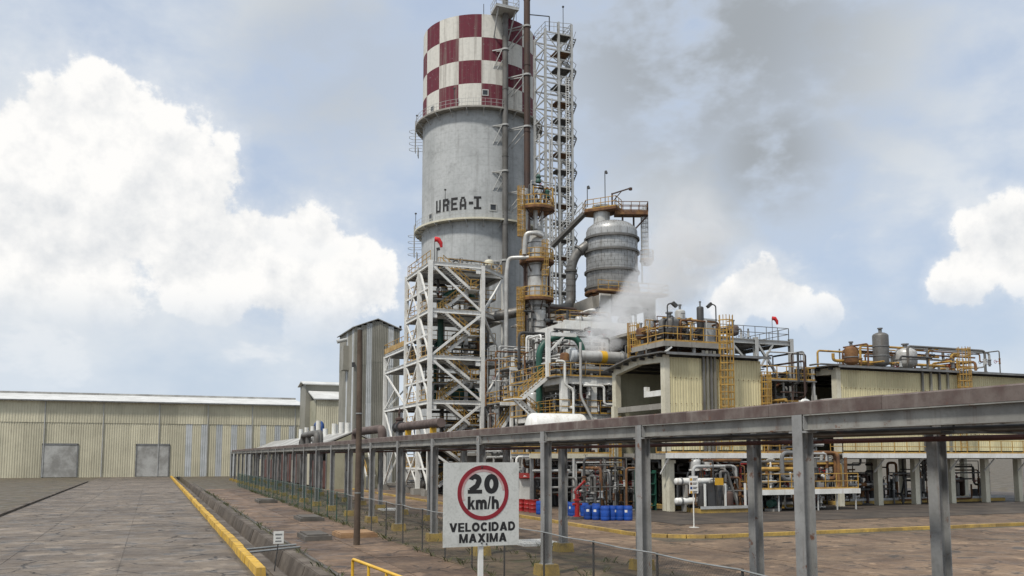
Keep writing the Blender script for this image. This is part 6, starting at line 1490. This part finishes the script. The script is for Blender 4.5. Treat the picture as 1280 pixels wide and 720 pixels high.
for k, (lab, x0, x1, y0, y1, z0, z1, n) in enumerate((
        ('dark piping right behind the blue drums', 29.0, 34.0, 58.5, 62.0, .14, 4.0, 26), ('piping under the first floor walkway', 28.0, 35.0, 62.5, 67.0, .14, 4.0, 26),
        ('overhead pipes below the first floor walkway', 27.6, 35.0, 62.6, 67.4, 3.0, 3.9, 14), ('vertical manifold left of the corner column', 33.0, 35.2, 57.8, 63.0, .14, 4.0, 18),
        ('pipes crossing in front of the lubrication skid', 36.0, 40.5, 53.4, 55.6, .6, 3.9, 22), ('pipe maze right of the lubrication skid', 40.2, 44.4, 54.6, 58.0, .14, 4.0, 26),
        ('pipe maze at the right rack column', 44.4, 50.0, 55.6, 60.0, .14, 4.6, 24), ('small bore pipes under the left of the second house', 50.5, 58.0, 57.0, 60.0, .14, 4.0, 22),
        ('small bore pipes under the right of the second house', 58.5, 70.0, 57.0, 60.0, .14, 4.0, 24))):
    cluster(lab, x0, x1, y0, y1, z0, z1, n, 200 + k, mats=['dark_steel', 'grey_steel', 'dull_lagging', 'grey_pipe', 'brown_pipe', 'dark_steel', 'pale_steel', 'rusty_orange'], rr=(.035, .12))  # mostly dark materials, painting in the deep shade under the structure
vert_vessel('tall lagged stack on the second house roof', 60.0, 60.0, 11.6, .7, 3.6, 'dull_lagging', legs=False, bands=2)
vert_vessel('squat tank on the second house roof', 63.4, 60.5, 11.6, 1.0, 2.4, 'lagging', 'tank', legs=False, bands=1)
vert_vessel('rusty pot on the second house roof', 56.6, 60.0, 11.6, .6, 2.2, 'rusty_orange', legs=False, bands=1)
cluster('pipes and valves on the second house roof', 54.0, 74.0, 58.0, 63.0, 11.6, 14.0, 30, 230, mats=['rusty_orange', 'dark_steel', 'yellow_paint', 'grey_pipe', 'pale_steel', 'dull_lagging'], rr=(.05, .14))
def plant_back_wall():  # added rear wall, there to darken the open ground floor
    t = thing('shade_wall', 'added dark wall that deepens the shade at the back of the ground floor', 'wall', (36, 65, 0))
    for i in range(6):
        part('panel', MB().box(35.5 + i * 3.0, 64.45, .1, 38.47 + i * 3.0, 64.7, 3.9), 'dark_concrete', t)
plant_back_wall()

# ------------------------------------------------------------------ corrugated towers, warehouse, low shed on the left
def clad_tower(label, X0, X1, Y0, Y1, ze, zp, strips, seed):
    t = thing('conveyor_tower', label, 'tower', (X0, Y0, 0)); q = random.Random(seed)
    n = round((X1 - X0) / .85); w = (X1 - X0) / n; xm = (X0 + X1) / 2
    for i in range(n):
        xa, xb = X0 + i * w, X0 + (i + 1) * w
        st = i in strips
        top = ze + (zp - ze) * (1 - abs((xa + xb) / 2 - xm) / (xm - X0)) - .2
        nt = 4
        for k in range(nt):
            z0, z1 = top * k / nt, top * (k + 1) / nt
            e = .02 * (k % 2) + q.uniform(0, .015)
            part('translucent_sheet' if st else 'cladding_sheet', MB().sheet((xa, Y0 - e), (xb + .02, Y0 - e), z0 - (.05 if k else 0), z1, .28, .05), 'pale_sheet' if st else 'grey_cladding', t)
    m = round((Y1 - Y0) / 1.1); h = (Y1 - Y0) / m
    for i in range(m):
        for k in range(4):
            part('cladding_sheet', MB().sheet((X0 - .02 * (k % 2), Y0 + (i + 1) * h), (X0 - .02 * (k % 2), Y0 + i * h), ze * k / 4, ze * (k + 1) / 4, .28, .05, (-1, 0)), 'pale_sheet' if i in (1, 5) else 'grey_cladding', t)
        part('cladding_sheet', MB().sheet((X1, Y0 + i * h), (X1, Y0 + (i + 1) * h), 0, ze, .28, .05, (1, 0)), 'grey_cladding', t)
    part('back_wall', MB().add([(X0, Y1, 0), (X1, Y1, 0), (X1, Y1, ze), (xm, Y1, zp - .2), (X0, Y1, ze)], [(4, 3, 2, 1, 0)]), 'grey_cladding', t)
    part('roof', MB().bar((X0 - .45, (Y0 + Y1) / 2, ze - .12), (xm, (Y0 + Y1) / 2, zp), Y1 - Y0 + .7, .12).bar((X1 + .45, (Y0 + Y1) / 2, ze - .12), (xm, (Y0 + Y1) / 2, zp), Y1 - Y0 + .7, .12), 'old_roof', t)
    part('corner_trim', MB().box(X0 - .12, Y0 - .1, 0, X0 + .12, Y0 + .1, ze).box(X1 - .12, Y0 - .1, 0, X1 + .12, Y0 + .1, ze), 'grey_cladding', t)
    part('duct_box', MB().box(X0 - .9, Y0 + 4.5, ze * .74, X0 - .02, Y0 + 6.5, ze * .90), 'grey_cladding', t)
    part('vent_pipe', MB().tube([(X0 - 1.6, Y0 + 6, ze * .93), (X0 + .1, Y0 + 6, ze * .95)], .3, 10), 'pale_steel', t, smooth=True)
    part('lamp', MB().box(X0 - .5, Y0 - .3, ze * .74, X0 - .1, Y0, ze * .77).bar((X1 + .2, Y0, ze - .1), (X1 + .2, Y0 - .05, ze + .5), .3), 'dark_steel', t)
clad_tower('grey corrugated conveyor tower with a gabled roof left of the stair tower', 27.45, 34.1, 129.7, 141.6, 23.5, 24.85, (2, 6), 5)

def build_warehouse():
    t = thing('warehouse', 'long cream warehouse with a white roof and pale wall strips', 'warehouse', (0, 185, 0))
    Y, ze, zr = 196, 15.2, 16.9
    x = -62.0; i = 0
    while x < 30.2:
        strip = i % 2 == 1 and x > 6
        w = 1.25 if strip else 1.75
        part('translucent_sheet' if strip else 'cladding_sheet', MB().sheet((x, Y - .004 * (i % 2)), (x + w, Y - .004 * (i % 2)), 0, ze - 4.2, .4, .06), 'pale_sheet' if strip else 'warehouse_wall', t)
        if i % 6 == 0: part('downpipe', MB().bar((x, Y - .2, .1), (x, Y - .2, ze - .2), .16), 'pale_steel', t)
        x += w; i += 1
    for x in (-44, -20, -3):
        d = part('roller_door', MB().box(x, Y - .16, .1, x + 6, Y - .1, 6.4), 'old_roof', t)
        part('door_frame', MB().box(x - .25, Y - .22, .1, x, Y - .1, 6.6).box(x + 6, Y - .22, .1, x + 6.25, Y - .1, 6.6).box(x - .25, Y - .22, 6.4, x + 6.25, Y - .1, 6.75), 'grey_steel', d)
    part('gutter', MB().box(-62.3, Y - 1.05, ze - .1, 30.6, Y - .8, ze + .12), 'grey_steel', t)
    for k in range(18):
        part('upper_sheet', MB().sheet((-62 + k * 5.12, Y - .09), (-62 + (k + 1) * 5.12, Y - .09), ze - 4.3, ze, .5, .06), 'warehouse_wall', t)
    part('roof', MB().bar((-16, Y - .8, ze), (-16, Y + 14, zr + .4), 93, .3), 'roof_sheet', t)
    part('ridge', MB().box(-62.5, Y + 13.5, zr + .3, 30.5, Y + 14.5, zr + .9), 'old_roof', t)
    part('end_wall', MB().add([(30.4, Y, 0), (30.4, Y + 14, 0), (30.4, Y + 14, zr + .3), (30.4, Y, ze)], [(0, 1, 2, 3)]), 'warehouse_wall', t)
build_warehouse()
def build_wing():
    t = thing('warehouse_wing', 'cream warehouse wing with stepped roof beside the grey tower', 'warehouse', (32, 170, 0))
    Y = 172
    X0, X1 = 29.0, 42.0
    x = X0; i = 0
    while x < X1 - .1:
        strip = i % 3 == 2; w = 1.2 if strip else 2.0
        part('translucent_sheet' if strip else 'cladding_sheet', MB().sheet((x, Y), (x + w, Y), 0, 10.4 if strip else 15.2, .4, .06), 'pale_sheet' if strip else 'warehouse_wall', t)
        if strip: part('cladding_sheet', MB().sheet((x, Y - .01), (x + w, Y - .01), 10.35, 15.2, .4, .06), 'warehouse_wall', t)
        x += w; i += 1
    part('side_wall', MB().box(X0 - .05, Y, 0, X0 + .05, Y + 14, 15.2), 'olive_cladding', t)  # darker cladding colour puts the shade on this side into the wall
    part('roof', MB().bar(((X0 + X1) / 2, Y - .5, 15.2), ((X0 + X1) / 2, Y + 7, 17.2), X1 - X0 + 1, .25), 'roof_sheet', t)
    part('monitor', MB().box(X0 - 1.0, Y + 7, 0, X1, Y + 14, 18.6), 'grey_cladding', t)
    part('monitor_roof', MB().bar(((X0 + X1) / 2 - .5, Y + 6.4, 18.6), ((X0 + X1) / 2 - .5, Y + 10.5, 19.4), X1 - X0 + 2, .2).bar(((X0 + X1) / 2 - .5, Y + 14.6, 18.6), ((X0 + X1) / 2 - .5, Y + 10.5, 19.4), X1 - X0 + 2, .2), 'roof_sheet', t)
build_wing()
def build_low_shed():
    t = thing('low_shed', 'low weathered shed with white roof pipes behind the far rack', 'shed', (20, 108, 0))
    X0, X1, Y0, Y1 = 20.3, 27.0, 112, 194
    part('roof', MB().bar((X0 - .4, (Y0 + Y1) / 2, 5.7), (X0 + 3.4, (Y0 + Y1) / 2, 7.3), Y1 - Y0, .15).bar((X1 + .4, (Y0 + Y1) / 2, 5.7), (X0 + 3.4, (Y0 + Y1) / 2, 7.3), Y1 - Y0, .15), 'old_roof', t)
    part('gable', MB().add([(X0, Y0, 0), (X1, Y0, 0), (X1, Y0, 5.6), (X0 + 3.4, Y0, 7.1), (X0, Y0, 5.6)], [(0, 1, 2, 3, 4)]), 'olive_cladding', t)
    y = Y0; i = 0
    while y < Y1:
        part('wall_panel', MB().box(X0, y + .06, .2, X0 + .1, y + 2.94, 4.7 if i % 3 else 3.6), ('red_brown_sheet', 'red_brown_sheet', 'dark_concrete', 'red_brown_sheet', 'cream_paint')[i % 5], t)
        part('post', MB().box(X0 - .1, y - .06, 0, X0 + .02, y + .06, 5.5), 'grey_steel', t)
        y += 3; i += 1
    part('inner_wall', MB().box(X1 - .1, Y0, 0, X1, Y1, 5.5), 'dark_concrete', t)
    for k, (y, h) in enumerate(((114, 1.1), (118, 1.3), (123, 1.3), (130, .8), (136, 2.2), (141, 1.5), (147, 1.5), (153, 1.4))):
        part('roof_vent', MB().tube([(X0 + 3.0, y, 6.9), (X0 + 3.0, y, 7.4 + h)], .36, 10), 'white_paint', t, smooth=True)
    part('bent_duct', MB().pipe([(X0 + 3.8, 138, 7.0), (X0 + 3.8, 138, 9.2), (X0 + 3.8, 142.5, 9.2), (X0 + 3.8, 142.5, 7.0)], .5, 12, 1.0), 'blue_print', t, smooth=True)
build_low_shed()
def build_side_stair():
    t = thing('outside_stair', 'small white outside stair with yellow rail at the grey tower', 'stair', (24.5, 112, 0))
    st = part('stringer', MB().bar((24.6, 108.2, 1.6), (24.6, 112.5, 4.8), .1, .4).bar((25.6, 108.2, 1.6), (25.6, 112.5, 4.8), .1, .4), 'white_steel', t)
    tr = MB()
    for i in range(13): f = i / 12; tr.box(24.6, 108.2 + 4.3 * f - .13, 1.6 + 3.2 * f, 25.6, 108.2 + 4.3 * f + .13, 1.64 + 3.2 * f)
    part('treads', tr, 'grey_steel', st)
    part('handrail', MB().bar((24.6, 108.2, 2.7), (24.6, 112.5, 5.9), .07).bar((24.6, 108.2, 2.15), (24.6, 112.5, 5.35), .07).bar((24.6, 108.2, 1.6), (24.6, 108.2, 2.7), .07), 'yellow_paint', st)
    part('support', MB().box(24.5, 107.9, 0, 24.7, 108.1, 1.7).box(24.5, 112.4, 0, 24.7, 112.6, 4.7), 'grey_steel', t)
build_side_stair()
single('low_beam', MB().box(0, -.6, 0, 11, .6, .35), 'pale_concrete', 'low pale plinth at the foot of the grey tower', 'plinth').location = (24.6, 122.0, 0.1)

# ------------------------------------------------------------------ steam drifting up and right from the process frame
def build_steam():
    p0, p1 = Vector((35.6, 71.6, 13.9)), Vector((51.2, 72.6, 29.6))
    ax = (p1 - p0); L = ax.length
    n_, k_ = 20, 14
    bend = lambda f: Vector((0, 0, -2.6 * math.sin(math.pi * f)))
    rad = lambda f: 1.1 + 4.6 * f ** 0.7
    mb = MB()
    mb.tube([p0 + ax * (i / k_) + bend(i / k_) for i in range(k_ + 1)], [rad(i / k_) * 1.25 for i in range(k_ + 1)], n_)
    m = bpy.data.materials.new('steam'); m.use_nodes = True; MATS['steam'] = m
    n = NT(m.node_tree)
    pos = n('ShaderNodeNewGeometry').outputs['Position']
    wv = n.vm('SCALE', n.vm('SUBTRACT', n.noise(pos, 0.22, 3, 0.5, col=True), (.5, .5, .5))); wv.node.inputs['Scale'].default_value = 3.2
    q = n.vm('SUBTRACT', n.vm('ADD', pos, wv), p0)
    u = ax.normalized()
    t_ = n.m('DIVIDE', n.vm('DOT_PRODUCT', q, u), L)
    tc = n.m('MAXIMUM', n.m('MINIMUM', t_, 1.0), 0.0)
    bz = n.m('MULTIPLY', n.m('SINE', n.m('MULTIPLY', tc, math.pi)), -2.6)
    cen = n.vm('ADD', n.vm('SCALE', u), n('ShaderNodeCombineXYZ', {2: bz}).outputs[0])
    sc = cen.node.inputs[0].links[0].from_node; n.put(sc.inputs['Scale'], n.m('MULTIPLY', t_, L))
    dist = n.vm('LENGTH', n.vm('SUBTRACT', q, cen))
    rr = n.m('ADD', n.m('MULTIPLY', n.m('POWER', tc, 0.7), 4.6), 1.1)
    core = n.ramp(n.m('DIVIDE', dist, rr), 0.25, 1.0, 1.0, 0.0)
    nz = n.noise(pos, 0.38, 6, 0.62, dist=0.4)
    nz = n.m('MULTIPLY', n.ramp(nz, 0.36, 0.52), core)
    thin = n.m('MULTIPLY', n.ramp(t_, 0.2, 0.8, 1.0, 0.09), n.ramp(t_, -0.02, 0.06))
    ends = n.ramp(t_, 1.0, 0.78)
    dens = n.m('MULTIPLY', n.m('MULTIPLY', nz, thin), n.m('MULTIPLY', ends, 9.0))
    v = n('ShaderNodeVolumePrincipled', {'Color': (0.97, 0.975, 0.98, 1), 'Density': dens, 'Anisotropy': 0.2})
    n.l.new(v.outputs[0], n('ShaderNodeOutputMaterial').inputs['Volume'])
    o = single('steam', mb, 'steam', 'white steam plume drifting up to the right over the cream house', 'steam', kind='stuff')
build_steam()
